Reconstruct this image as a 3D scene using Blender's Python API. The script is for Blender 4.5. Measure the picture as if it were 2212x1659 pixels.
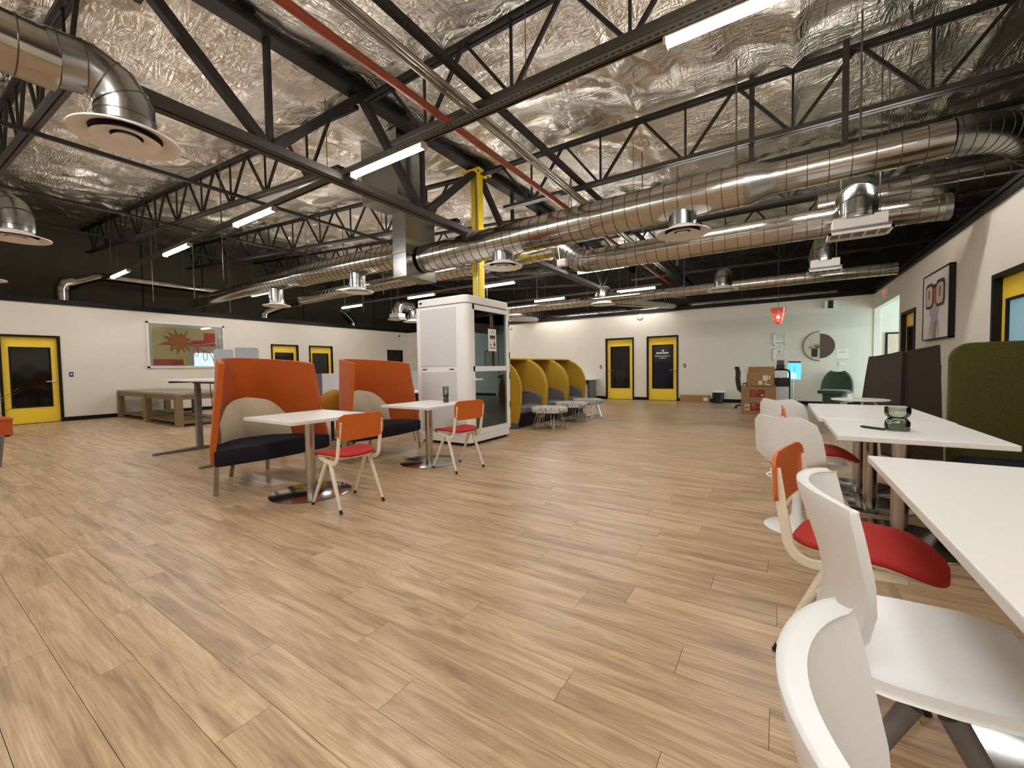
import bpy, math, random
import numpy as np
from mathutils import Matrix, Vector
random.seed(7)
PI = math.pi
for o in list(bpy.data.objects):
    bpy.data.objects.remove(o)
SC = bpy.context.scene
COL = SC.collection

# ---------------------------------------------------------------- camera
CAM_F, CAM_PITCH, CAM_ROLL, CAM_YAW, CAM_H = 889.96, -0.040039, -0.015927, 0.574589, 1.19667
def cam_axes():
    fw = Vector((-math.sin(CAM_YAW)*math.cos(CAM_PITCH), math.cos(CAM_YAW)*math.cos(CAM_PITCH), math.sin(CAM_PITCH)))
    rt = Vector((math.cos(CAM_YAW), math.sin(CAM_YAW), 0))
    up = rt.cross(fw)
    c, s = math.cos(CAM_ROLL), math.sin(CAM_ROLL)
    return fw, c*rt + s*up, -s*rt + c*up
FW, RT, UP = cam_axes()
cam = bpy.data.cameras.new('camera')
cam.sensor_fit = 'HORIZONTAL'; cam.sensor_width = 36.0
cam.lens = CAM_F/2212*36.0
cam.clip_start = 0.02; cam.clip_end = 200
camo = bpy.data.objects.new('camera', cam); COL.objects.link(camo)
camo.matrix_world = Matrix(((RT.x, UP.x, -FW.x, 0), (RT.y, UP.y, -FW.y, 0), (RT.z, UP.z, -FW.z, CAM_H), (0, 0, 0, 1)))
SC.camera = camo

# ---------------------------------------------------------------- world, exposure
w = bpy.data.worlds.new('world'); SC.world = w; w.use_nodes = True
w.node_tree.nodes['Background'].inputs[0].default_value = (0.55, 0.68, 0.78, 1)
w.node_tree.nodes['Background'].inputs[1].default_value = 0.6
vs = SC.view_settings
vs.view_transform = 'Standard'; vs.look = 'None'; vs.gamma = 1.0; vs.use_curve_mapping = False
vs.exposure = 0.1
LIGHT = 77.0          # strip light strength
# daylight that reaches the reception end through the entrance glazing
al = bpy.data.lights.new('entrance_daylight', 'AREA'); al.shape = 'RECTANGLE'; al.size = 2.6; al.size_y = 2.3
al.energy = 200; al.color = (0.62, 0.90, 1.0)
alo = bpy.data.objects.new('entrance_daylight', al); COL.objects.link(alo)
alo.location = (5.6, 13.0, 1.35); alo.rotation_euler = (0, math.radians(90), 0)

# ---------------------------------------------------------------- helpers
def lin(c):
    return tuple((v/255/12.92 if v/255 <= .04045 else ((v/255+.055)/1.055)**2.4) for v in c) + (1.0,)

MATS = {}
def mat(name, col, rough=.5, metal=0.0, var=0.06, nscale=8.0, bump=0.0, bscale=60.0, spec=.5, coat=0.0, stretch=None, sheen=0.0):
    m = bpy.data.materials.new(name); m.use_nodes = True
    nt = m.node_tree; N = nt.nodes; L = nt.links
    b = N['Principled BSDF']
    c = lin(col)
    tc = N.new('ShaderNodeTexCoord'); mp = N.new('ShaderNodeMapping')
    if stretch: mp.inputs['Scale'].default_value = stretch
    L.new(tc.outputs['Object'], mp.inputs[0])
    ns = N.new('ShaderNodeTexNoise'); ns.inputs['Scale'].default_value = nscale; ns.inputs['Detail'].default_value = 4
    L.new(mp.outputs[0], ns.inputs[0])
    mx = N.new('ShaderNodeMix'); mx.data_type = 'RGBA'
    mx.inputs[6].default_value = tuple(max(0, v*(1-var)) for v in c[:3])+(1,)
    mx.inputs[7].default_value = tuple(min(1, v*(1+var)) for v in c[:3])+(1,)
    L.new(ns.outputs[0], mx.inputs[0]); L.new(mx.outputs[2], b.inputs['Base Color'])
    b.inputs['Roughness'].default_value = rough; b.inputs['Metallic'].default_value = metal
    b.inputs['Specular IOR Level'].default_value = spec
    if coat: b.inputs['Coat Weight'].default_value = coat
    if sheen: b.inputs['Sheen Weight'].default_value = sheen
    if bump:
        n2 = N.new('ShaderNodeTexNoise'); n2.inputs['Scale'].default_value = bscale; n2.inputs['Detail'].default_value = 3
        L.new(mp.outputs[0], n2.inputs[0])
        bp = N.new('ShaderNodeBump'); bp.inputs['Strength'].default_value = bump; bp.inputs['Distance'].default_value = .004
        L.new(n2.outputs[0], bp.inputs['Height']); L.new(bp.outputs[0], b.inputs['Normal'])
    MATS[name] = m
    return m
def emat(name, col, strength):
    m = bpy.data.materials.new(name); m.use_nodes = True
    b = m.node_tree.nodes['Principled BSDF']
    c = lin(col)
    b.inputs['Base Color'].default_value = c
    b.inputs['Emission Color'].default_value = c; b.inputs['Emission Strength'].default_value = strength
    b.inputs['Roughness'].default_value = .4
    MATS[name] = m
    return m
def gmat(name, tint, alpha_min, rough=.02, ior=1.45):
    # clear sheet glass: see-through with a Fresnel mirror on top
    m = bpy.data.materials.new(name); m.use_nodes = True
    nt = m.node_tree; N = nt.nodes; L = nt.links; N.clear()
    out = N.new('ShaderNodeOutputMaterial'); mix = N.new('ShaderNodeMixShader')
    tr = N.new('ShaderNodeBsdfTransparent'); tr.inputs[0].default_value = lin(tint)
    gl = N.new('ShaderNodeBsdfGlossy'); gl.inputs[1].default_value = rough; gl.inputs[0].default_value = (.9, .95, .95, 1)
    fr = N.new('ShaderNodeFresnel'); fr.inputs[0].default_value = ior
    ad = N.new('ShaderNodeMath'); ad.operation = 'ADD'; ad.inputs[1].default_value = alpha_min; ad.use_clamp = True
    L.new(fr.outputs[0], ad.inputs[0]); L.new(ad.outputs[0], mix.inputs[0])
    L.new(tr.outputs[0], mix.inputs[1]); L.new(gl.outputs[0], mix.inputs[2]); L.new(mix.outputs[0], out.inputs[0])
    MATS[name] = m
    return m

def pmul(M, pts): return [tuple(M @ Vector(p)) for p in pts]
class MB:
    def __init__(s): s.v = []; s.f = []
    def add(s, vs, fs):
        n = len(s.v); s.v += [tuple(p) for p in vs]; s.f += [tuple(i+n for i in f) for f in fs]; return s
    def box(s, x0, x1, y0, y1, z0, z1, M=None):
        p = [(x0,y0,z0),(x1,y0,z0),(x1,y1,z0),(x0,y1,z0),(x0,y0,z1),(x1,y0,z1),(x1,y1,z1),(x0,y1,z1)]
        if M: p = pmul(M, p)
        return s.add(p, [(3,2,1,0),(4,5,6,7),(0,1,5,4),(1,2,6,5),(2,3,7,6),(3,0,4,7)])
    def rbox(s, x0, x1, y0, y1, z0, z1, r, n=5):
        # box with rounded vertical edges
        pts = rrect(x0, x1, y0, y1, r, n)
        return s.prism(pts, z0, z1)
    def prism(s, poly, z0, z1, M=None):
        n = len(poly)
        p = [(a, b, z0) for a, b in poly] + [(a, b, z1) for a, b in poly]
        if M: p = pmul(M, p)
        return s.add(p, [tuple(range(n-1, -1, -1)), tuple(range(n, 2*n))] + [(i, (i+1) % n, n+(i+1) % n, n+i) for i in range(n)])
    def bar(s, a, b, wd, ht, up=(0,0,1)):
        a = Vector(a); b = Vector(b); d = b-a; L = d.length; d.normalize()
        u = Vector(up)
        if abs(d.dot(u)) > .98: u = Vector((0,1,0)) if abs(d.y) < .9 else Vector((1,0,0))
        sd = d.cross(u).normalized(); u2 = sd.cross(d).normalized()
        p = []
        for q in (a, b):
            for i, j in ((-1,-1),(1,-1),(1,1),(-1,1)): p.append(q + sd*(i*wd/2) + u2*(j*ht/2))
        return s.add(p, [(3,2,1,0),(4,5,6,7),(0,1,5,4),(1,2,6,5),(2,3,7,6),(3,0,4,7)])
    def tube(s, path, r, n=10, caps=True, closed=False):
        P = [Vector(q) for q in path]; m = len(P)
        R = r if isinstance(r, (list, tuple)) else [r]*m
        T = []
        for i in range(m):
            if closed: t = P[(i+1) % m]-P[i-1]
            else: t = P[min(i+1, m-1)]-P[max(i-1, 0)]
            T.append(t.normalized())
        u = Vector((0,0,1)) if abs(T[0].z) < .9 else Vector((1,0,0))
        vs = []
        for i in range(m):
            u = (u - T[i]*u.dot(T[i])).normalized(); w_ = T[i].cross(u)
            for k in range(n):
                a = 2*PI*k/n
                vs.append(P[i] + (u*math.cos(a) + w_*math.sin(a))*R[i])
        fs = []
        for i in range(m if closed else m-1):
            j = (i+1) % m
            for k in range(n):
                k2 = (k+1) % n
                fs.append((i*n+k, i*n+k2, j*n+k2, j*n+k))
        if caps and not closed:
            fs.append(tuple(range(n-1, -1, -1))); fs.append(tuple((m-1)*n+k for k in range(n)))
        return s.add(vs, fs)
    def lathe(s, prof, n=24, c=(0,0,0), M=None, a0=0, a1=2*PI):
        full = abs(a1-a0-2*PI) < 1e-6
        nn = n if full else n+1
        vs = []; fs = []
        for r, z in prof:
            for k in range(nn):
                a = a0+(a1-a0)*k/n
                vs.append((c[0]+r*math.cos(a), c[1]+r*math.sin(a), c[2]+z))
        if M: vs = pmul(M, vs)
        for i in range(len(prof)-1):
            for k in range(n):
                k2 = (k+1) % nn
                fs.append((i*nn+k, i*nn+k2, (i+1)*nn+k2, (i+1)*nn+k))
        return s.add(vs, fs)
    def grid(s, P, closed_u=False):
        a = len(P); b = len(P[0])
        vs = [q for row in P for q in row]; fs = []
        for i in range(a-1):
            for j in range(b if closed_u else b-1):
                j2 = (j+1) % b
                fs.append((i*b+j, i*b+j2, (i+1)*b+j2, (i+1)*b+j))
        return s.add(vs, fs)
    def sheet(s, P, t):
        # a surface of points P[i][j] given the thickness t
        A = np.array(P, float); a, b, _ = A.shape
        du = np.gradient(A, axis=0); dv = np.gradient(A, axis=1)
        nrm = np.cross(du, dv); nrm /= (np.linalg.norm(nrm, axis=2, keepdims=True)+1e-9)
        B = A + nrm*t
        vs = [tuple(q) for q in A.reshape(-1, 3)] + [tuple(q) for q in B.reshape(-1, 3)]
        o = a*b; fs = []
        for i in range(a-1):
            for j in range(b-1):
                q = (i*b+j, i*b+j+1, (i+1)*b+j+1, (i+1)*b+j)
                fs.append(q[::-1]); fs.append(tuple(o+k for k in q))
        for i in range(a-1):
            fs.append((i*b, (i+1)*b, o+(i+1)*b, o+i*b)); fs.append(((i+1)*b+b-1, i*b+b-1, o+i*b+b-1, o+(i+1)*b+b-1))
        for j in range(b-1):
            fs.append((j+1, j, o+j, o+j+1)); fs.append(((a-1)*b+j, (a-1)*b+j+1, o+(a-1)*b+j+1, o+(a-1)*b+j))
        return s.add(vs, fs)
    def mesh(s, name, smooth=True, angle=40):
        me = bpy.data.meshes.new(name); me.from_pydata(s.v, [], s.f); me.update()
        if smooth:
            me.shade_smooth(); me.set_sharp_from_angle(angle=math.radians(angle))
        return me
    def build(s, name, m, parent=None, loc=(0,0,0), rot=(0,0,0), smooth=True, angle=40, bevel=0, seg=2, subd=0):
        me = s.mesh(name, smooth, angle)
        me.materials.append(MATS[m] if isinstance(m, str) else m)
        return link(name, me, parent, loc, rot, bevel, seg, subd)
def link(name, me, parent=None, loc=(0,0,0), rot=(0,0,0), bevel=0, seg=2, subd=0):
    o = bpy.data.objects.new(name, me); COL.objects.link(o)
    o.location = loc; o.rotation_euler = rot
    if parent: o.parent = parent
    if bevel:
        b = o.modifiers.new('bevel', 'BEVEL'); b.width = bevel; b.segments = seg; b.limit_method = 'ANGLE'; b.angle_limit = math.radians(40)
        b.harden_normals = False
    if subd:
        b = o.modifiers.new('subd', 'SUBSURF'); b.levels = subd; b.render_levels = subd
    return o
def rrect(x0, x1, y0, y1, r, n=5):
    pts = []
    for cx, cy, a0 in ((x1-r, y0+r, -90), (x1-r, y1-r, 0), (x0+r, y1-r, 90), (x0+r, y0+r, 180)):
        for k in range(n+1):
            a = math.radians(a0+90*k/n); pts.append((cx+r*math.cos(a), cy+r*math.sin(a)))
    return pts
def arc(c, r, a0, a1, n, plane='xy'):
    out = []
    for k in range(n+1):
        a = math.radians(a0+(a1-a0)*k/n); x, y = r*math.cos(a), r*math.sin(a)
        out.append({'xy': (c[0]+x, c[1]+y, c[2]), 'xz': (c[0]+x, c[1], c[2]+y), 'yz': (c[0], c[1]+x, c[2]+y)}[plane])
    return out
def thing(name, label, cat, loc=(0,0,0), rz=0, group=None):
    o = bpy.data.objects.new(name, None); COL.objects.link(o)
    o.empty_display_size = .1
    o.location = loc; o.rotation_euler = (0, 0, math.radians(rz)); o['label'] = label; o['category'] = cat
    if group: o['group'] = group
    return o
def tag(o, label, cat, group=None):
    o['label'] = label; o['category'] = cat
    if group: o['group'] = group
    return o
def struct(o): o['kind'] = 'structure'; return o
def dup(root, loc, rz, label, group=None):
    r = root.copy(); COL.objects.link(r); r.location = loc; r.rotation_euler = (0, 0, math.radians(rz)); r['label'] = label
    if group: r['group'] = group
    for ch in list(root.children):
        c = ch.copy(); COL.objects.link(c); c.parent = r
        for g in list(ch.children):
            d = g.copy(); COL.objects.link(d); d.parent = c
    return r
def textmesh(body, size, font_ext=0.0):
    cu = bpy.data.curves.new('lettering', 'FONT'); cu.body = body; cu.size = size; cu.align_x = 'CENTER'; cu.align_y = 'CENTER'; cu.extrude = font_ext
    o = bpy.data.objects.new('lettering', cu); COL.objects.link(o)
    dg = bpy.context.evaluated_depsgraph_get(); dg.update()
    me = bpy.data.meshes.new_from_object(o.evaluated_get(dg))
    bpy.data.objects.remove(o); bpy.data.curves.remove(cu)
    return me
def RZ(d): return Matrix.Rotation(math.radians(d), 4, 'Z')
def T(x, y, z): return Matrix.Translation((x, y, z))
def inview(p, m=0):
    v = Vector(p)-Vector((0,0,CAM_H)); z = v.dot(FW)
    if z < .05: return None
    x = 1106+CAM_F*v.dot(RT)/z; y = 829.5-CAM_F*v.dot(UP)/z
    return (x, y, z) if -m < x < 2212+m and -m < y < 1659+m else None
# ---------------------------------------------------------------- materials
mat('wall_paint', (224, 218, 206), .75, var=.02, nscale=2, bump=.08, bscale=180, spec=.25)
mat('black_paint', (12, 11, 11), .55, var=.1, spec=.25)
mat('yellow_door', (248, 210, 52), .42, var=.03, nscale=3)
mat('dark_room_pane', (10, 12, 12), .06, var=.2, spec=.55)  # opaque door pane, darkness of the room behind put into its colour
mat('blue_glass', (24, 30, 52), .06, var=.5, nscale=2.5, spec=.5)
mat('dark_wall', (88, 84, 70), .85, var=.15, nscale=1.5)
mat('brown_wall', (44, 36, 30), .85, var=.15, nscale=1.5)
mat('steel_dark', (29, 25, 22), .55, .05, var=.15, nscale=6, spec=.4)
mat('steel_brown', (48, 41, 35), .55, .08, var=.15, nscale=6)
mat('galvanised', (184, 180, 172), .17, 1.0, var=.14, nscale=9, bump=.2, bscale=7)
mat('galvanised_flat', (156, 156, 153), .26, 1.0, var=.12, nscale=14)
mat('seam', (96, 88, 76), .4, 1.0, var=.1)
mat('diffuser_white', (228, 224, 220), .45, var=.03)
mat('vent_dark', (22, 19, 17), .7)
mat('strip_housing', (180, 170, 155), .45, .3)
mat('strut', (92, 84, 74), .45, .4, var=.12)
mat('column_yellow', (222, 190, 20), .45, var=.06, nscale=4)
mat('rust_pipe', (140, 62, 30), .6, .1, var=.25, nscale=14)
mat('conduit', (150, 145, 132), .35, .9, var=.1)
mat('orange_felt', (182, 86, 31), .9, var=.06, nscale=40, bump=.2, bscale=300, spec=.15, sheen=.15)
mat('seat_navy', (34, 34, 44), .85, var=.12, nscale=60, bump=.2, bscale=260, spec=.2)
mat('beige_fabric', (198, 186, 160), .9, var=.06, nscale=14, bump=.5, bscale=22, spec=.15)
mat('chrome', (176, 176, 178), .16, 1.0, var=.02)
mat('brushed', (186, 178, 168), .26, 1.0, var=.05, stretch=(1, 1, .05), nscale=60)
mat('laminate', (230, 228, 226), .38, var=.015, nscale=3)
mat('red_fabric', (180, 52, 46), .82, var=.07, nscale=60, bump=.25, bscale=400, spec=.2)
mat('orange_ply', (202, 98, 28), .38, var=.07, nscale=5, stretch=(1, 6, 6), spec=.45)
mat('cream_metal', (228, 218, 196), .42, var=.04, nscale=20)
mat('rubber', (26, 24, 22), .7)
mat('booth_white', (240, 240, 240), .4, var=.015)
mat('booth_panel', (212, 214, 216), .55, var=.015)
mat('booth_inner', (186, 190, 188), .7, var=.04)
mat('dark_gap', (12, 11, 10), .7)
mat('mustard_felt', (190, 152, 48), .9, var=.07, nscale=30, bump=.15, bscale=280, spec=.15, sheen=.1)
mat('mustard_chair', (164, 118, 18), .85, var=.06, nscale=30)
mat('grey_fabric', (112, 112, 116), .9, var=.1, nscale=60, bump=.2, bscale=300, spec=.15)
mat('grey_metal', (112, 108, 108), .45, .3, var=.05)
mat('grey_screen', (98, 100, 108), .85, var=.06, nscale=40)
mat('speckle_screen', (212, 212, 218), .85, var=.16, nscale=34)
mat('acrylic_screen', (178, 184, 190), .5, var=.05)
mat('oak_bench', (128, 108, 78), .55, var=.25, nscale=6, stretch=(1, 8, 8))
mat('bench_grey', (150, 142, 128), .6, var=.08)
mat('white_shell', (229, 231, 232), .32, var=.01)
mat('brown_felt', (56, 44, 37), .9, var=.08, nscale=30)
mat('cardboard', (168, 130, 88), .8, var=.07, nscale=8)
mat('cardboard_edge', (206, 176, 134), .8, var=.05)
mat('red_print', (150, 44, 30), .7, var=.08, nscale=20)
mat('paper', (235, 232, 224), .7, var=.02)
mat('ink', (46, 44, 42), .7)
mat('pale_ink', (150, 142, 132), .7)
mat('green_velvet', (52, 70, 52), .8, var=.1, sheen=.3)
mat('black_plastic', (18, 17, 17), .5, var=.1)
mat('silver', (206, 200, 190), .3, .9)
mat('moss', (74, 78, 34), .9, var=.5, nscale=80)
mat('candle', (244, 238, 222), .5)
mat('switch_blue', (26, 32, 110), .4)
mat('picture_white', (228, 224, 218), .4)
mat('art_tan', (222, 198, 140), .35, var=.04)
mat('art_red', (214, 70, 26), .35, var=.06)
mat('art_crimson', (190, 60, 40), .35, var=.06)
mat('art_orange', (226, 124, 24), .35, var=.14, nscale=6)
mat('art_grey', (196, 186, 164), .35, var=.03)
mat('art_line', (86, 74, 34), .4)
mat('poster_white', (226, 220, 222), .4)
mat('poster_lilac', (168, 156, 172), .45, var=.15)
mat('poster_gold', (150, 120, 58), .45, var=.2)
mat('poster_red', (170, 60, 40), .45, var=.2)
mat('poster_skin', (206, 186, 164), .45, var=.12)
mat('umber', (88, 68, 58), .6, var=.18, nscale=6)
mat('leaf_green', (104, 118, 76), .6, var=.2)
mat('moss_dark', (38, 40, 20), .9)
mat('ottoman_orange', (186, 84, 38), .85, var=.05)
mat('plant_purple', (70, 66, 58), .6, var=.3)
gmat('clear_glass', (250, 252, 251), .02)
gmat('booth_glass', (236, 241, 239), .05)
gmat('green_glass', (226, 236, 222), .04)
gmat('smoke_glass', (230, 236, 226), .05)
def acrylic_red():
    m = bpy.data.materials.new('red_acrylic'); m.use_nodes = True
    N = m.node_tree.nodes; L = m.node_tree.links; N.clear()
    o_ = N.new('ShaderNodeOutputMaterial'); a = N.new('ShaderNodeMixShader'); b_ = N.new('ShaderNodeMixShader')
    tr = N.new('ShaderNodeBsdfTranslucent'); tr.inputs[0].default_value = lin((255, 150, 140)); tp_ = N.new('ShaderNodeBsdfTransparent'); tp_.inputs[0].default_value = lin((255, 205, 200)); gl = N.new('ShaderNodeBsdfGlossy'); gl.inputs[1].default_value = .08
    a.inputs[0].default_value = .45; b_.inputs[0].default_value = .08
    L.new(tr.outputs[0], a.inputs[1]); L.new(tp_.outputs[0], a.inputs[2]); L.new(a.outputs[0], b_.inputs[1]); L.new(gl.outputs[0], b_.inputs[2]); L.new(b_.outputs[0], o_.inputs[0])
    MATS['red_acrylic'] = m
acrylic_red()
emat('tube', (255, 251, 245), LIGHT)
emat('exit_red', (240, 30, 50), 1.3)
emat('screen_blue', (84, 190, 250), 1.15)
emat('screen_pale', (170, 245, 250), 1.2)
emat('bulb', (255, 205, 190), 14)
emat('room_glow_pane', (118, 156, 168), .5)  # door pane glows in place of the lit room behind it

def foil_material():
    m = bpy.data.materials.new('foil'); m.use_nodes = True
    nt = m.node_tree; N = nt.nodes; L = nt.links; b = N['Principled BSDF']
    tc = N.new('ShaderNodeTexCoord')
    b.inputs['Metallic'].default_value = 1.0
    n0 = N.new('ShaderNodeTexNoise'); n0.inputs['Scale'].default_value = .7; n0.inputs['Detail'].default_value = 3
    L.new(tc.outputs['Object'], n0.inputs[0])
    mx = N.new('ShaderNodeMix'); mx.data_type = 'RGBA'
    mx.inputs[6].default_value = lin((226, 218, 206)); mx.inputs[7].default_value = lin((242, 238, 230))
    L.new(n0.outputs[0], mx.inputs[0]); L.new(mx.outputs[2], b.inputs['Base Color'])
    mr = N.new('ShaderNodeMapRange'); mr.inputs[3].default_value = .26; mr.inputs[4].default_value = .42
    L.new(n0.outputs[0], mr.inputs[0]); L.new(mr.outputs[0], b.inputs['Roughness'])
    # crinkles: stretched, distorted noise in two directions
    h = None
    for sc, dist, rot, wgt in (((2.2, 9, 1), 1.2, 20, .6), ((10, 2.5, 1), 1.2, -25, .5), ((16, 12, 1), .8, 50, .07)):
        mp = N.new('ShaderNodeMapping'); mp.inputs['Scale'].default_value = sc; mp.inputs['Rotation'].default_value = (0, 0, math.radians(rot))
        L.new(tc.outputs['Object'], mp.inputs[0])
        nn = N.new('ShaderNodeTexNoise'); nn.inputs['Scale'].default_value = 1; nn.inputs['Detail'].default_value = 3; nn.inputs['Distortion'].default_value = dist
        L.new(mp.outputs[0], nn.inputs[0])
        s_ = N.new('ShaderNodeMath'); s_.operation = 'SUBTRACT'; s_.inputs[1].default_value = .5; L.new(nn.outputs[0], s_.inputs[0])
        a = N.new('ShaderNodeMath'); a.operation = 'ABSOLUTE'; L.new(s_.outputs[0], a.inputs[0])
        q = N.new('ShaderNodeMath'); q.operation = 'MULTIPLY'; q.inputs[1].default_value = wgt; L.new(a.outputs[0], q.inputs[0])
        if h is None: h = q
        else:
            ad = N.new('ShaderNodeMath'); ad.operation = 'ADD'; L.new(h.outputs[0], ad.inputs[0]); L.new(q.outputs[0], ad.inputs[1]); h = ad
    n9 = N.new('ShaderNodeTexNoise'); n9.inputs['Scale'].default_value = 1.1; n9.inputs['Detail'].default_value = 2; L.new(tc.outputs['Object'], n9.inputs[0])
    m9 = N.new('ShaderNodeMapRange'); m9.inputs[1].default_value = .4; m9.inputs[2].default_value = .62; m9.inputs[3].default_value = .3; m9.inputs[4].default_value = 1.25; L.new(n9.outputs[0], m9.inputs[0])
    h9 = N.new('ShaderNodeMath'); h9.operation = 'MULTIPLY'; L.new(h.outputs[0], h9.inputs[0]); L.new(m9.outputs[0], h9.inputs[1]); h = h9
    bp = N.new('ShaderNodeBump'); bp.inputs['Strength'].default_value = .7; bp.inputs['Distance'].default_value = .19
    L.new(h.outputs[0], bp.inputs['Height']); L.new(bp.outputs[0], b.inputs['Normal'])
    MATS['foil'] = m
foil_material()

def plank_material():
    m = bpy.data.materials.new('oak_plank'); m.use_nodes = True
    nt = m.node_tree; N = nt.nodes; L = nt.links; b = N['Principled BSDF']
    ge = N.new('ShaderNodeNewGeometry'); oi = N.new('ShaderNodeObjectInfo')
    rnd = N.new('ShaderNodeMath'); rnd.operation = 'ADD'
    L.new(ge.outputs['Random Per Island'], rnd.inputs[0]); L.new(oi.outputs['Random'], rnd.inputs[1])
    fr = N.new('ShaderNodeMath'); fr.operation = 'FRACT'; L.new(rnd.outputs[0], fr.inputs[0])
    ofs = N.new('ShaderNodeMath'); ofs.operation = 'MULTIPLY'; ofs.inputs[1].default_value = 57.0; L.new(fr.outputs[0], ofs.inputs[0])
    cx = N.new('ShaderNodeCombineXYZ'); L.new(ofs.outputs[0], cx.inputs[0]); L.new(ofs.outputs[0], cx.inputs[2])
    vadd = N.new('ShaderNodeVectorMath'); vadd.operation = 'ADD'
    L.new(ge.outputs['Position'], vadd.inputs[0]); L.new(cx.outputs[0], vadd.inputs[1])
    # broad grain figure
    mp = N.new('ShaderNodeMapping'); mp.inputs['Scale'].default_value = (.9, 9, 1); L.new(vadd.outputs[0], mp.inputs[0])
    n1 = N.new('ShaderNodeTexNoise'); n1.inputs['Scale'].default_value = 1.6; n1.inputs['Detail'].default_value = 5; n1.inputs['Roughness'].default_value = .6; n1.inputs['Distortion'].default_value = .6
    L.new(mp.outputs[0], n1.inputs[0])
    # fine streaks
    mp2 = N.new('ShaderNodeMapping'); mp2.inputs['Scale'].default_value = (3, 110, 1); L.new(vadd.outputs[0], mp2.inputs[0])
    n2 = N.new('ShaderNodeTexNoise'); n2.inputs['Scale'].default_value = 1.4; n2.inputs['Detail'].default_value = 3; L.new(mp2.outputs[0], n2.inputs[0])
    # cathedral rings
    mp3 = N.new('ShaderNodeMapping'); mp3.inputs['Scale'].default_value = (.55, 4.2, 1); L.new(vadd.outputs[0], mp3.inputs[0])
    n3 = N.new('ShaderNodeTexNoise'); n3.inputs['Scale'].default_value = 1.1; n3.inputs['Detail'].default_value = 1.5; n3.inputs['Distortion'].default_value = .4; L.new(mp3.outputs[0], n3.inputs[0])
    k3 = N.new('ShaderNodeMath'); k3.operation = 'MULTIPLY'; k3.inputs[1].default_value = 26; L.new(n3.outputs[0], k3.inputs[0])
    f3 = N.new('ShaderNodeMath'); f3.operation = 'PINGPONG'; f3.inputs[1].default_value = .5; L.new(k3.outputs[0], f3.inputs[0])
    cr = N.new('ShaderNodeValToRGB'); e = cr.color_ramp.elements
    e[0].position = .25; e[0].color = lin((138, 112, 86)); e[1].position = .78; e[1].color = lin((214, 187, 154))
    mid = e.new(.5); mid.color = lin((185, 157, 124))
    L.new(n1.outputs[0], cr.inputs[0])
    # streak contrast
    mr = N.new('ShaderNodeMapRange'); mr.inputs[1].default_value = .3; mr.inputs[2].default_value = .7; mr.inputs[3].default_value = .82; mr.inputs[4].default_value = 1.14
    L.new(n2.outputs[0], mr.inputs[0])
    mr3 = N.new('ShaderNodeMapRange'); mr3.inputs[1].default_value = 0; mr3.inputs[2].default_value = .5; mr3.inputs[3].default_value = .93; mr3.inputs[4].default_value = 1.07
    L.new(f3.outputs[0], mr3.inputs[0])
    mt = N.new('ShaderNodeMapRange'); mt.inputs[3].default_value = .93; mt.inputs[4].default_value = 1.06; L.new(fr.outputs[0], mt.inputs[0])
    a1 = N.new('ShaderNodeMath'); a1.operation = 'MULTIPLY'; L.new(mr.outputs[0], a1.inputs[0]); L.new(mt.outputs[0], a1.inputs[1])
    a2 = N.new('ShaderNodeMath'); a2.operation = 'MULTIPLY'; L.new(a1.outputs[0], a2.inputs[0]); L.new(mr3.outputs[0], a2.inputs[1])
    vm = N.new('ShaderNodeVectorMath'); vm.operation = 'SCALE'; L.new(cr.outputs[0], vm.inputs[0]); L.new(a2.outputs[0], vm.inputs['Scale'])
    L.new(vm.outputs[0], b.inputs['Base Color'])
    b.inputs['Roughness'].default_value = .34; b.inputs['Specular IOR Level'].default_value = .38
    bp = N.new('ShaderNodeBump'); bp.inputs['Strength'].default_value = .12; bp.inputs['Distance'].default_value = .002
    L.new(n2.outputs[0], bp.inputs['Height']); L.new(bp.outputs[0], b.inputs['Normal'])
    MATS['oak_plank'] = m
plank_material()

def olive_material():
    # woven chevron cloth
    m = bpy.data.materials.new('olive_chevron'); m.use_nodes = True
    nt = m.node_tree; N = nt.nodes; L = nt.links; b = N['Principled BSDF']
    tc = N.new('ShaderNodeTexCoord'); sx = N.new('ShaderNodeSeparateXYZ'); L.new(tc.outputs['Object'], sx.inputs[0])
    def M(op, a, bv=None):
        n = N.new('ShaderNodeMath'); n.operation = op
        if hasattr(a, 'is_linked') or hasattr(a, 'links'): L.new(a, n.inputs[0])
        else: n.inputs[0].default_value = a
        if bv is not None:
            if hasattr(bv, 'links'): L.new(bv, n.inputs[1])
            else: n.inputs[1].default_value = bv
        return n.outputs[0]
    zig = M('PINGPONG', sx.outputs[0], .022)
    ph = M('ADD', M('MULTIPLY', zig, .8), sx.outputs[2])
    wv = M('PINGPONG', ph, .0075)
    v = M('MULTIPLY', wv, 1/.0075)
    cr = N.new('ShaderNodeValToRGB'); cr.color_ramp.elements[0].color = lin((50, 47, 19)); cr.color_ramp.elements[1].color = lin((92, 87, 45))
    L.new(v, cr.inputs[0]); L.new(cr.outputs[0], b.inputs['Base Color'])
    b.inputs['Roughness'].default_value = .9; b.inputs['Specular IOR Level'].default_value = .15
    bp = N.new('ShaderNodeBump'); bp.inputs['Strength'].default_value = .6; bp.inputs['Distance'].default_value = .004
    L.new(v, bp.inputs['Height']); L.new(bp.outputs[0], b.inputs['Normal'])
    MATS['olive_chevron'] = m
olive_material()
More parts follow.
